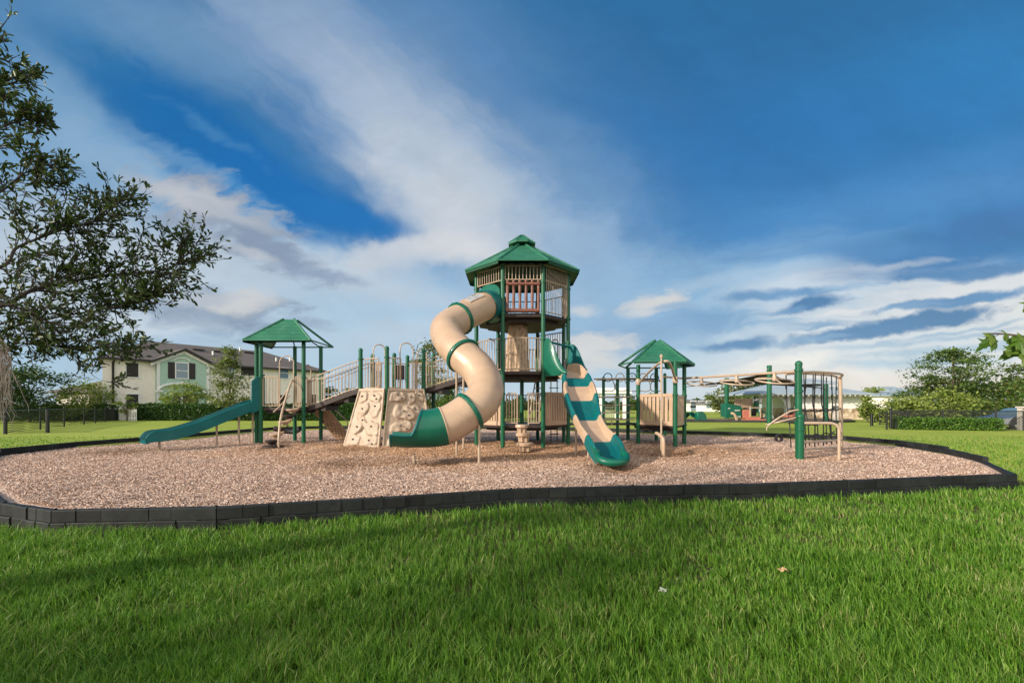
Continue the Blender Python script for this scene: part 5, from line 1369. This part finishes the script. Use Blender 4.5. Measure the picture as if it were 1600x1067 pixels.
for dx in (-1.4,1.4):
    for sy in (-1,1):
        m=MB(); pts=[(cx0+dx+.25*math.cos(2*PI*k/24),cy0+sy*.78,.33+.25*math.sin(2*PI*k/24)) for k in range(24)]; m.tube(pts,.10,10,closed=True); wh=m.build('wheel',BLKR,car)
        m=MB(); m.tube([(cx0+dx,cy0+sy*.74,.33),(cx0+dx,cy0+sy*.85,.33)],.19,16); m.build('rim',GALV,wh)
    m=MB(); m.slab([(cx0+dx+.40*math.cos(PI*k/12),cy0-.85,.33+.42*math.sin(PI*k/12)) for k in range(13)],.02); m.build('wheel_arch',DARKP,car)
m=MB(); m.lathe((cx0-2.12,cy0-.62,.56),[(.05,-.06),(.13,-.03),(.13,.04),(.05,.06)],12); m.build('headlight',glassmat('lamp_glass',(.6,.62,.65)),car)
m=MB(); m.box((cx0-2.24,cy0,.38),(.06,1.5,.14)); m.build('front_bumper',DARKP,car,bevel=.02)
# ---------------------------------------------------------------- white pavilion with stone base
STONE=bpy.data.materials.new('rubble_stone'); t=nt(STONE); b=t.nodes['Principled BSDF']; p=geo_pos(t); vo=t.nodes.new('ShaderNodeTexVoronoi'); vo.inputs['Scale'].default_value=3.2; t.links.new(p,vo.inputs['Vector']); sp_=t.nodes.new('ShaderNodeSeparateColor'); t.links.new(vo.outputs['Color'],sp_.inputs[0])
t.links.new(ramp(t,[(0,(.30,.20,.13)),(.5,(.48,.36,.25)),(1,(.62,.52,.41))],sp_.outputs[0]),b.inputs['Base Color']); b.inputs['Roughness'].default_value=.9; t.links.new(bump(t,vo.outputs['Distance'],.8,.05),b.inputs['Normal'])
pav=thing('pavilion',(25.5,41,0),'white park pavilion with stone base and blue-grey hipped metal roof','pavilion')
py0=40.0
def xa(px,Y): return (px-800)/F*Y
xw0,xw1=xa(1249,py0),xa(1347,py0)
m=MB(); m.prism([(xw0,py0),(xw1,py0),(xw1,py0+6),(xw0,py0+6)],.95,2.15); m.build('wall',WHITE,pav,smooth=False)
m=MB(); m.prism([(xw0-.06,py0-.06),(xw1+.06,py0-.06),(xw1+.06,py0+6.06),(xw0-.06,py0+6.06)],-.2,.95); m.build('stone_base',STONE,pav,smooth=False)
rx0,rx1=xa(1187,py0-.9),xa(1367,py0-.9)
def pyr(m,x0,x1,y0,y1,z0,zr,ix,iy,th=.12):
    a=[(x0,y0),(x1,y0),(x1,y1),(x0,y1)]; tp=[(x0+ix,y0+iy),(x1-ix,y0+iy),(x1-ix,y1-iy),(x0+ix,y1-iy)]
    m.add([(*p,z0) for p in a]+[(*p,zr) for p in tp]+[(*p,z0-th) for p in a],[(0,1,5,4),(1,2,6,5),(2,3,7,6),(3,0,4,7),(4,5,6,7),(0,8,9,1),(1,9,10,2),(2,10,11,3),(3,11,8,0),(11,10,9,8)])
m=MB(); pyr(m,rx0,rx1,py0-.9,py0+7,2.27,3.25,3.3,3.3); pyr(m,xa(1252,42),xa(1302,42),41.3,45.2,3.30,3.72,1.0,1.6); rfp=m.build('roof',METALR,pav,smooth=False)
m=MB()
for k in range(22): x=lerp(rx0+.3,rx1-.3,k/21); m.box((x,py0-.55,2.10),(.12,.6,.12))
m.build('rafter_tail',WHITE,rfp,smooth=False)
for px in (1202,1230,1246):
    x=xa(px,py0+.3); m=MB(); m.box((x,py0+.3,1.02),(.36,.36,2.26)); m.box((x,py0+.3,.1),(.5,.5,.4)); m.build('column',WHITE,pav,smooth=False)
m=MB()
for c0_,c1_ in ((1187,1202),(1202,1230)):
    xc=(xa(c0_,py0)+xa(c1_,py0))/2; R=(xa(c1_,py0)-xa(c0_,py0))/2; m.tube([(xc+R*math.cos(PI*k/12),py0+.3,1.25+.75*math.sin(PI*k/12)) for k in range(13)],.11,7)
m.build('arch',WHITE,pav)
# second open shelter far behind the overhead ladder
sh=thing('open_shelter',(8.5,42,0),'flat-roofed white open shelter far behind the plank bridge','shelter')
m=MB(); m.box((8.4,42.5,2.42),(4.6,4.0,.30)); m.box((8.4,42.5,2.70),(3.8,3.2,.2)); m.build('roof',WHITE,sh,smooth=False,bevel=.03)
for x in (6.6,8.1,10.2):
    for y in (40.9,44.1): m=MB(); m.box((x,y,1.05),(.42,.42,2.3)); m.build('column',WHITE,sh,smooth=False)
m=MB()
for k in range(22): x=6.4+k*.19; m.box((x,44.3,.55),(.05,.04,1.0))
m.box((8.4,44.3,1.08),(4.2,.06,.06)); m.build('balustrade',WHITE,sh,smooth=False)
# ---------------------------------------------------------------- toddler playground beyond the lawn
TRIM=plain('faded_red_plastic',(.46,.16,.11),.55,.15,5)
k2=thing('toddler_play_set',(17.5,36,0),'small teal and tan toddler play set with red steps beyond the back lawn','play set')
Yk=36.0
def X(px): return xa(px,Yk)
def Z(py): return CAMH+(632-py)/F*Yk
m=MB(); 
def ybox(m,px0,px1,y0,y1,d0,d1): return m.box(((X(px0)+X(px1))/2,(d0+d1)/2,(Z(y0)+Z(y1))/2),(X(px1)-X(px0),d1-d0,abs(Z(y0)-Z(y1))))
def ywall(m,px0,px1,yt,yb,d,holes=()):
    ybox(m,px0,px1,yt,yb,d,d+.08)
m.slab([(X(1136),Yk,Z(630)),(X(1158),Yk,Z(634)),(X(1158),Yk,Z(652)),(X(1136),Yk,Z(652))],.1); m.slab([(X(1136),Yk,Z(630)),(X(1136),Yk+1,Z(631)),(X(1136),Yk+1,Z(651)),(X(1136),Yk,Z(652))],.1); m.build('playhouse_wall',GREENP,k2,smooth=False)
m=MB(); ybox(m,1147.5,1155,640.5,641.7,Yk-.12,Yk-.06); ybox(m,1137,1140,637.5,638.5,Yk-.12,Yk-.06); ybox(m,1148,1156,650,652,Yk-.12,Yk-.06); m.build('window_trim',WHITE,k2,smooth=False)
m=MB(); 
for k in range(9): ybox(m,1153+k*3.2,1155.6+k*3.2,624,637,Yk+.5,Yk+.58)
ybox(m,1152,1182,622.5,624.5,Yk+.48,Yk+.6); m.build('slatted_wall',TAN,k2,smooth=False)
m=MB(); m.tube([(X(1170),Yk-.2,0),(X(1170),Yk-.2,Z(634)),(X(1158),Yk-.2,Z(634.5))],.05,7); m.tube([(X(1184),Yk-.4,0),(X(1184),Yk-.4,Z(639)),(X(1182),Yk-.4,Z(637)),(X(1172),Yk-.4,Z(637))],.05,7); m.build('frame_pipe',TANM,k2)
m=MB(); m.prism([(X(1160),Yk-.2),(X(1170),Yk-.2),(X(1170),Yk+.5),(X(1160),Yk+.5)],.25,Z(640)); m.build('red_panel',TRIM,k2,smooth=False)
m=MB(); m.prism([(X(1150),Yk-.9),(X(1187),Yk-.9),(X(1182),Yk-.1),(X(1156),Yk-.1)],.02,.18); m.prism([(X(1160),Yk-.6),(X(1182),Yk-.6),(X(1180),Yk-.1),(X(1163),Yk-.1)],.18,.34); m.build('red_step',TRIM,k2,smooth=False)
m=MB(); ybox(m,1183,1188,626,645,Yk+.2,Yk+.5); m.tube([(X(1189)+.28*math.cos(2*PI*k/16),Yk-.2,Z(648)+.28*math.sin(2*PI*k/16)) for k in range(16)],.05,6,closed=True); m.build('green_panel',GREENP,k2)
m=MB(); ybox(m,1176,1183,638,650,Yk+.1,Yk+.2); m.build('dark_panel',BLKR,k2,smooth=False)
m=MB(); m.tube(catmull([(X(1137),Yk-.5,.62),(X(1141),Yk-.6,.58),(X(1144),Yk-.6,.30),(X(1146),Yk-.6,.0)],4),.1,7); m.build('tan_tail',TAN,k2)
cr=thing('crawl_climber',(14.2,36,0),'small bright green crawl-through climber on the far playground edge','climber')
m=MB(); n_=24; G=[];N=[]
for i in range(7):
    row=[];nr_=[]
    for k in range(15):
        a=PI*k/14; R=.52+.10*math.sin(5*a+i); q=Vector((math.cos(a)*.62*(1+.12*math.sin(i*1.1)),0,math.sin(a)*.62)); row.append(Vector((13.75+i*.13,35.6+i*.18,0))+q*(R/.52)); nr_.append(q.normalized())
    G.append(row);N.append(nr_)
m.grid_shell(G,.06,N); m.build('arch_shell',GREENP,cr)
m=MB(); m.slab([(14.35,35.4,0),(15.15,35.5,0),(15.05,35.6,.55),(14.75,35.5,.78),(14.3,35.4,.7)],.4); m.build('side_block',GREENP,cr,bevel=.06)
sr=thing('spring_rider',(22.0,36.0,0),'small red and dark spring rider toy beside the pavilion','spring rider')
m=MB(); m.tube([(21.9+.1*math.cos(a*1.0),36+.1*math.sin(a*1.0),.02+a*.012) for a in [k*.5 for k in range(38)]],.025,6); m.build('spring',BLKM,sr)
m=MB(); m.tube(catmull([(21.4,36,.40),(21.8,36,.36),(22.2,36,.42),(22.45,36,.7)],5),[.1]*5+[.16]*5+[.14]*5+[.1],10); m.build('body',TRIM,sr)
m=MB(); m.lathe((21.95,36,.62),[(.05,-.12),(.19,-.06),(.2,.10),(.08,.2)],12); m.build('seat_back',BLKR,sr)
# border of the far playground
m=MB(); pts=[(xa(1062,33.5),33.5),(xa(1120,33.2),33.2),(xa(1200,32.4),32.4),(xa(1290,31.8),31.8),(xa(1335,33.0),33.0)]
for a,b in zip(pts,pts[1:]): m.obox(a,b,-.05,.17,.14)
o=m.build('low_border',BLK,loc=(*pts[0],0),smooth=False); tag(o,'low black border in front of the far toddler playground','border')
m=MB(); m.prism([(xa(1062,33.6),33.6),(xa(1120,33.3),33.3),(xa(1200,32.5),32.5),(xa(1290,31.9),31.9),(xa(1335,33.1),33.1),(xa(1330,39),39),(xa(1062,39),39)],.0,.10); o=m.build('far_bark_bed',plain('far_bark',(.20,.13,.09),.9,.3,6),smooth=False); tag(o,kind='structure')
# shade sail and its posts
def sailpost(px,pyt,Y,l,r=.15):
    x=xa(px,Y); z=CAMH+(632-pyt)/F*Y; th=thing('sail_post',(x,Y,0),l,'post','green posts of the shade sail')
    m=MB(); m.tube([(x,Y,-.1),(x,Y,z)],r,14); m.lathe((x,Y,z),[(r*1.03,-.02),(r*1.03,.01),(r*.6,.03)],14); m.build('pole',GREEN,th)
    m=MB(); m.tube([(x-.1,Y-r,z-.25),(x-.3,Y-r-.1,z-.22)],.03,6); m.build('shackle',GALV,th); return (x,Y,z)
q1=sailpost(1202,571.5,30.0,'tallest green post under the black shade sail, mid lawn'); q2=sailpost(1135.5,591,43,'slim far green post at the left of the black shade sail',.2); q3=sailpost(1290.5,601,33,'green post inside the net climber outline, right of the shade sail')
m=MB(); c4=[Vector((xa(1203,30.2),30.2,q1[2]-.42)),Vector((xa(1287,32.8),32.8,q3[2]-.25)),Vector((q2[0]+.4,42.6,q2[2]-.4)),Vector((xa(1066,36),36,CAMH+(632-604.5)/F*36))]
order=[c4[0],c4[1],c4[2],c4[3]]; Np=14; G=[];N=[]
for i in range(Np+1):
    row=[]
    for j in range(Np+1):
        u=i/Np; v=j/Np; p=order[0]*((1-u)*(1-v))+order[1]*(u*(1-v))+order[2]*(u*v)+order[3]*((1-u)*v); c_=(order[0]+order[1]+order[2]+order[3])/4; pin=.16*(max(0,1-4*(u-.5)**2)*(abs(v-.5)*2)**3+max(0,1-4*(v-.5)**2)*(abs(u-.5)*2)**3); p=p.lerp(c_,pin); row.append(p)
    G.append(row);N.append([Vector((0,0,1))]*(Np+1))
m.grid_shell(G,.03,N); o=m.build('shade_sail',plain('black_sail_cloth',(.022,.018,.017),.8,.2,4),loc=tuple(c4[0])); tag(o,'black shade sail stretched between green posts over the toddler playground','shade sail')
# ---------------------------------------------------------------- houses far off
def farhouse(px0,px1,pyt,pye,Y,wall,roof,label,storey=1,depth=9,name='house'):
    x0,x1=xa(px0,Y),xa(px1,Y); ze=CAMH+(632-pye)/F*Y; zr=CAMH+(632-pyt)/F*(Y+depth/2); L=x1-x0
    th=thing(name,((x0+x1)/2,Y,0),label,'house')
    m=MB(); m.prism([(x0,Y),(x1,Y),(x1,Y+depth),(x0,Y+depth)],-.5,ze); m.build('wall',wall,th,smooth=False)
    m=MB(); pyr(m,x0-.4,x1+.4,Y-.4,Y+depth+.4,ze+.12,zr,min(L*.35,depth*.48),depth*.48); m.build('roof',roof,th,smooth=False)
    nw=max(2,int(L/2.6))
    for k in range(nw):
        for st in range(storey):
            cx_=lerp(x0,x1,(k+.5)/nw); zb_=(.7 if st==0 else ze-1.9)
            m=MB(); m.box((cx_,Y-.03,zb_+.65),(1.15,.06,1.45)); wd_=m.build('window',WHITE,th,smooth=False); m=MB(); m.box((cx_,Y-.07,zb_+.65),(.95,.03,1.25)); m.build('pane',GLASS,wd_,smooth=False)
    return th
farhouse(1077,1102,624.5,629,88,CREAM,GREYSH,'small pale house with dark grey roof far off, left of the toddler play set',2,9)
farhouse(1101,1127,627,631.5,84,WHITE,GREYSH,'low white house far off immediately left of the toddler play set',1,9)
farhouse(1204,1232,622,629,75,plain('blue_grey_siding',(.30,.37,.40),.8,.08,4),GREYSH,'blue-grey house seen through the pavilion arches',2,8)
farhouse(1380,1482,612,619,58,CREAM,METALR,'cream bungalow with blue-grey roof behind the big right tree',1,10)
farhouse(1392,1424,604,613,64,CREAM,METALR,'taller cream block with pale grey roof rising behind the bungalow',1,6)
farhouse(535,575,622,628,70,WHITE,GREYSH,'white house far away between small deck and middle platform',1,9)
farhouse(905,935,626,630,95,WHITE,GREYSH,'tiny pale house on the horizon behind the wave slide',1,9)
# far trees along the horizon, one by one
rr=random.Random(17)
FT=[(1110,97,3.2,'mid'),(1132,62,3.4,'olive'),(1148,95,5.6,'olive'),(1160,100,6.4,'dark'),(1172,98,5.2,'olive'),(1186,100,6.2,'dark'),(1168,60,2.6,'mid'),(1240,58,2.6,'mid'),(1362,62,3.4,'yel'),(1345,50,2.4,'mid'),
    (1505,66,4.4,'dark'),(1545,62,4.2,'dark'),(1590,55,4.0,'mid'),(1015,95,3.4,'mid'),(985,90,2.8,'mid'),(890,98,2.6,'dark'),(862,92,2.4,'mid'),(810,96,2.8,'dark'),(770,90,3.0,'mid'),(735,94,2.8,'dark'),(700,88,3.0,'mid'),(640,84,3.2,'dark'),(600,80,2.8,'mid'),(575,86,3.2,'dark'),(545,58,3.0,'mid'),(520,60,3.4,'mid')]
for i,(px,Y,h,k) in enumerate(FT):
    tree('distant_tree','distant green tree on the horizon line behind the playground',xa(px,Y),Y,h,h*.55,.15*h,k,18,46,.34*h/4+.1,60+i,'distant trees along the horizon',shape='cone' if i%3==0 else 'round',trunk=.1)
bush_row('far_treeline','low dark band of distant greenery along the horizon',[(-60,104),(-20,106),(30,106),(90,100)],1.9,4,'dark',55,.75,9,rough=.8)
# ================================================================== near trees that reach into the picture
def near_oak():
    r=random.Random(4); rng=np.random.default_rng(4)
    base=Vector((-5.6,2.7,-.2))
    th=thing('oak_tree',base,'near oak whose dark leafy boughs hang over the left side of the lawn','tree')
    m=MB(); tk=catmull([base+Vector((0,0,-.1)),base+Vector((.05,.02,1.2)),base+Vector((.2,.1,2.4)),base+Vector((.25,.2,3.8)),base+Vector((.4,.3,5.4))],6)
    m.tube(tk,[.21*(1.15-.8*i/(len(tk)-1)) for i in range(len(tk))],12)
    P=[];D=[];S=[]
    def sprig(p,d,L,leafn):
        q=[p]; c=d.normalized()
        for k in range(5): c=(c+Vector((r.uniform(-.22,.22),r.uniform(-.22,.22),r.uniform(-.16,.20)))).normalized(); q.append(q[-1]+c*L/5)
        m.tube(q,[.0032*(1.2-.9*k/5) for k in range(6)],5,caps=False)
        for k in range(leafn):
            f=r.uniform(.15,1.05); i=min(4,int(f*5)); pp=q[i].lerp(q[i+1],f*5-i if f<1 else 1); dd=(q[i+1]-q[i]).normalized()
            dd=(dd*.75+Vector((r.gauss(0,.55),r.gauss(0,.55),r.gauss(.05,.5)))).normalized(); P.append(pp+dd*.03); D.append(dd); S.append(r.uniform(.034,.062))
        return q
    def bough(pts,r0,nsub,Ls,leafn):
        q=catmull(pts,8); m.tube(q,[r0*.62*(1.05-.9*i/(len(q)-1)) for i in range(len(q))],7)
        for k in range(nsub):
            f=r.uniform(.06,1.0)**.8; i=min(len(q)-2,int(f*(len(q)-1))); d=(q[i+1]-q[i]).normalized()
            side=Vector((r.gauss(0,.8),r.gauss(0,.6),r.gauss(.12,.8))); dd=(d*.8+side*.8).normalized(); L=Ls*r.uniform(.5,1.2)*(1.15-.55*f)
            s=sprig(q[i],dd,L,leafn)
            for _ in range(2):
                j=r.randint(1,4); d2=(dd+Vector((r.gauss(0,.7),r.gauss(0,.6),r.gauss(0,.7)))).normalized(); sprig(s[j],d2,L*.55,int(leafn*.6))
        sprig(q[-1],(q[-1]-q[-3]),Ls*.5,leafn)
    Y=3.5
    A=lambda px,py,y=Y: at(px,py,y)
    T=lambda z: base+Vector((.22,.15,z-base.z))
    bough([T(2.3),A(-60,480,3.2),A(60,450,3.4),A(170,430,3.6),A(262,420,3.7),A(305,383,3.75)],.030,90,.50,13)
    bough([T(2.1),A(-70,520,3.3),A(40,505,3.5),A(120,490,3.6),A(195,478,3.6),A(225,470,3.6)],.020,68,.46,13)
    bough([T(2.5),A(-50,420,3.1),A(30,385,3.3),A(95,360,3.4),A(150,345,3.5),A(185,318,3.5)],.022,58,.44,13)
    bough([T(2.2),A(-60,560,3.2),A(10,545,3.3),A(60,535,3.4),A(110,545,3.5)],.014,30,.34,10)
    bough([T(2.3),A(-20,470,3.1),A(70,500,3.3),A(140,530,3.4),A(180,545,3.4)],.013,34,.34,10)
    bough([T(2.9),A(-70,330,3.0),A(0,300,3.2),A(40,270,3.3),A(78,258,3.3)],.02,34,.30,10)
    bough([T(3.2),A(-70,240,3.0),A(-10,205,3.2),A(30,190,3.3),A(58,185,3.3)],.02,34,.27,10)
    bough([T(3.5),A(-80,160,3.0),A(-20,140,3.2),A(20,130,3.3),A(48,120,3.3)],.02,28,.24,10)
    bough([T(3.8),A(-80,110,3.0),A(-30,75,3.1),A(-4,50,3.2),A(12,30,3.2)],.02,9,.20,8)
    bough([A(70,375,3.4),A(100,320,3.5),A(104,300,3.5),A(100,285,3.5)],.008,5,.2,8)
    bough([A(190,430,3.6),A(212,395,3.6),A(225,350,3.6),A(215,322,3.6)],.008,5,.2,8)
    bough([A(60,530,3.4),A(120,560,3.5),A(150,590,3.5),A(185,600,3.5)],.006,4,.2,6)
    bough([A(130,545,3.5),A(180,550,3.5),A(222,543,3.5),A(246,548,3.5)],.007,6,.2,7)
    # the rest of the crown, outside the picture on the trunk's far side
    for k in range(16):
        a=PI*.55+k*.42; z=2.6+ (k%6)*.55; L=r.uniform(1.2,2.1); p=T(z); e=p+Vector((math.cos(a)*L-.5,math.sin(a)*L*.9,r.uniform(.2,.8)))
        if e.x> -1.02*e.y-1.2 and e.y>0: e.x=-1.2*e.y-1.5
        bough([p,p.lerp(e,.5)+Vector((0,0,.2)),e],.04,12,.55,8)
    M=len(P); P_=np.array(P);D_=np.array(D);S_=np.array(S)
    n=rng.normal(size=(M,3)); n[:,2]+=.9; s=np.cross(D_,n); s/=np.linalg.norm(s,axis=1)[:,None]; n=np.cross(s,D_)
    L=S_[:,None]; W=L*rng.uniform(.13,.19,(M,1))
    V=np.zeros((M,6,3)); V[:,0]=P_-D_*L*.5; V[:,1]=P_-D_*L*.05+s*W+n*L*.06; V[:,2]=P_+D_*L*.28+s*W*.95+n*L*.06; V[:,3]=P_+D_*L*.5-n*L*.03; V[:,4]=P_+D_*L*.28-s*W*.95+n*L*.06; V[:,5]=P_-D_*L*.05-s*W+n*L*.06
    f=np.array([[0,1,2,3],[0,3,4,5]]); ff=(np.arange(M)[:,None,None]*6+f[None]).reshape(-1)
    np_mesh('crown',V.reshape(-1,3),ff,np.full(M*2,4),leafmat('oak_leaf',[(.1,(.016,.036,.010)),(.45,(.04,.07,.018)),(.75,(.08,.115,.03)),(.95,(.17,.17,.06))],.42,.25,(.12,.2,.03)),th)
    m.build('trunk',plain('oak_bark',(.055,.042,.034),.9,.35,9,bmp=.8,bscale=25),th)
    # Spanish moss
    mo=MB()
    for k in range(90):
        x=at(r.gauss(0,7),r.uniform(525,590),3.2); p=[x]; dr=Vector((r.gauss(0,.004),r.gauss(0,.004),-.045)); n_=r.randint(2,7)
        for j in range(n_): p.append(p[-1]+dr+Vector((r.gauss(0,.012),r.gauss(0,.012),-r.uniform(.0,.02))))
        mo.tube(p,[.0018]*(n_)+[.0007],4,caps=False)
        for j in range(1,n_,2): mo.tube([p[j],p[j]+Vector((r.gauss(0,.025),r.gauss(0,.02),r.gauss(-.01,.02)))],[.002,.0008],4,caps=False)
    x0=at(8,530,3.2); o=mo.build('spanish_moss',plain('spanish_moss_grey',(.36,.30,.25),.95,.25,30),loc=tuple(x0)); tag(o,'grey-tan tuft of hanging moss at the left edge below the oak bough','moss')
near_oak()
def maple():
    r=random.Random(9); base=Vector((4.4,2.2,-.2))
    th=thing('maple_tree',base,'near maple whose large lobed leaves poke in at the right edge','tree')
    m=MB(); tk=catmull([base+Vector((0,0,-.1)),base+Vector((-.03,.05,1.2)),base+Vector((.05,.1,2.4)),base+Vector((.0,.1,3.6))],5); m.tube(tk,[.11*(1.1-.75*i/(len(tk)-1)) for i in range(len(tk))],10)
    lv=MB()
    half=[(0,-.5),(.12,-.40),(.36,-.42),(.24,-.20),(.27,-.10),(.56,-.02),(.34,.06),(.20,.12),(.24,.26),(.13,.34),(.11,.48),(0,.72)]
    outl=half+[(-x,y) for x,y in half[-2:0:-1]]
    def leaf(p,d,up,s):
        d=d.normalized(); sd=d.cross(up).normalized(); n=sd.cross(d).normalized(); c=p+d*s*.5
        vs=[c+n*s*.06]+[c+sd*(x*s)+d*(y*s)+n*(-s*.75*x*x+s*.06*math.sin(9*y)-s*.28*(y+.3)**2) for x,y in outl]; k=len(outl)
        lv.add(vs,[(0,1+i,1+(i+1)%k) for i in range(k)])
    Yb=2.35
    def twig(pts,n,s):
        q=catmull(pts,5); m.tube(q,[.010*(1.1-.8*i/(len(q)-1)) for i in range(len(q))],6)
        for k in range(n):
            f=.25+.75*(k+.5)/n; i=min(len(q)-2,int(f*(len(q)-1))); p=q[i]; d=(q[i+1]-q[i]).normalized()
            dd=(d*.35+Vector((r.uniform(-.35,.25),r.uniform(-.7,.3),-r.uniform(.25,.8)))).normalized(); pe=p+dd*.03+Vector((0,0,.008)); m.tube([p,pe],[.002,.0015],4)
            leaf(pe,dd,Vector((r.uniform(-.6,.3),-1.0,r.uniform(.0,.8))),s*r.uniform(.75,1.15))
    A=lambda px,py,y=Yb: at(px,py,y)
    twig([base+Vector((0,.05,1.7)),A(1680,530),A(1610,527),A(1570,522),A(1536,521)],12,.105)
    twig([base+Vector((0,.05,1.7)),A(1680,540),A(1625,536),A(1585,534)],8,.105)
    twig([base+Vector((0,.05,2.1)),A(1680,440),A(1630,450),A(1604,464)],5,.085)
    twig([base+Vector((0,.05,1.5)),A(1690,600),A(1640,592),A(1608,590)],5,.09)
    for k in range(7):
        a=k*.9-1.5; p=base+Vector((0,.1,2.2+.25*k)); e=p+Vector((math.cos(a)*1.0+.45,math.sin(a)*.8,.4)); twig([p,p.lerp(e,.5)+Vector((0,0,.1)),e],10,.13)
    lv.build('crown',leafmat('maple_leaf',[(.1,(.035,.085,.010)),(.5,(.075,.16,.018)),(.9,(.16,.22,.035))],.42,.45,(.25,.42,.03)),th,smooth=False)
    m.build('trunk',BARK,th)
maple()
tree('oak_tree','unseen oak added beyond the lower left corner to shade the near lawn',-9.9,-1.9,5.8,2.0,1.8,'dark',16,55,.16,91,shape='spread',trunk=.16,zb=-.2,sq=.5,cs=.2)  # whole tree stands out of view, added for its shade on the lawn
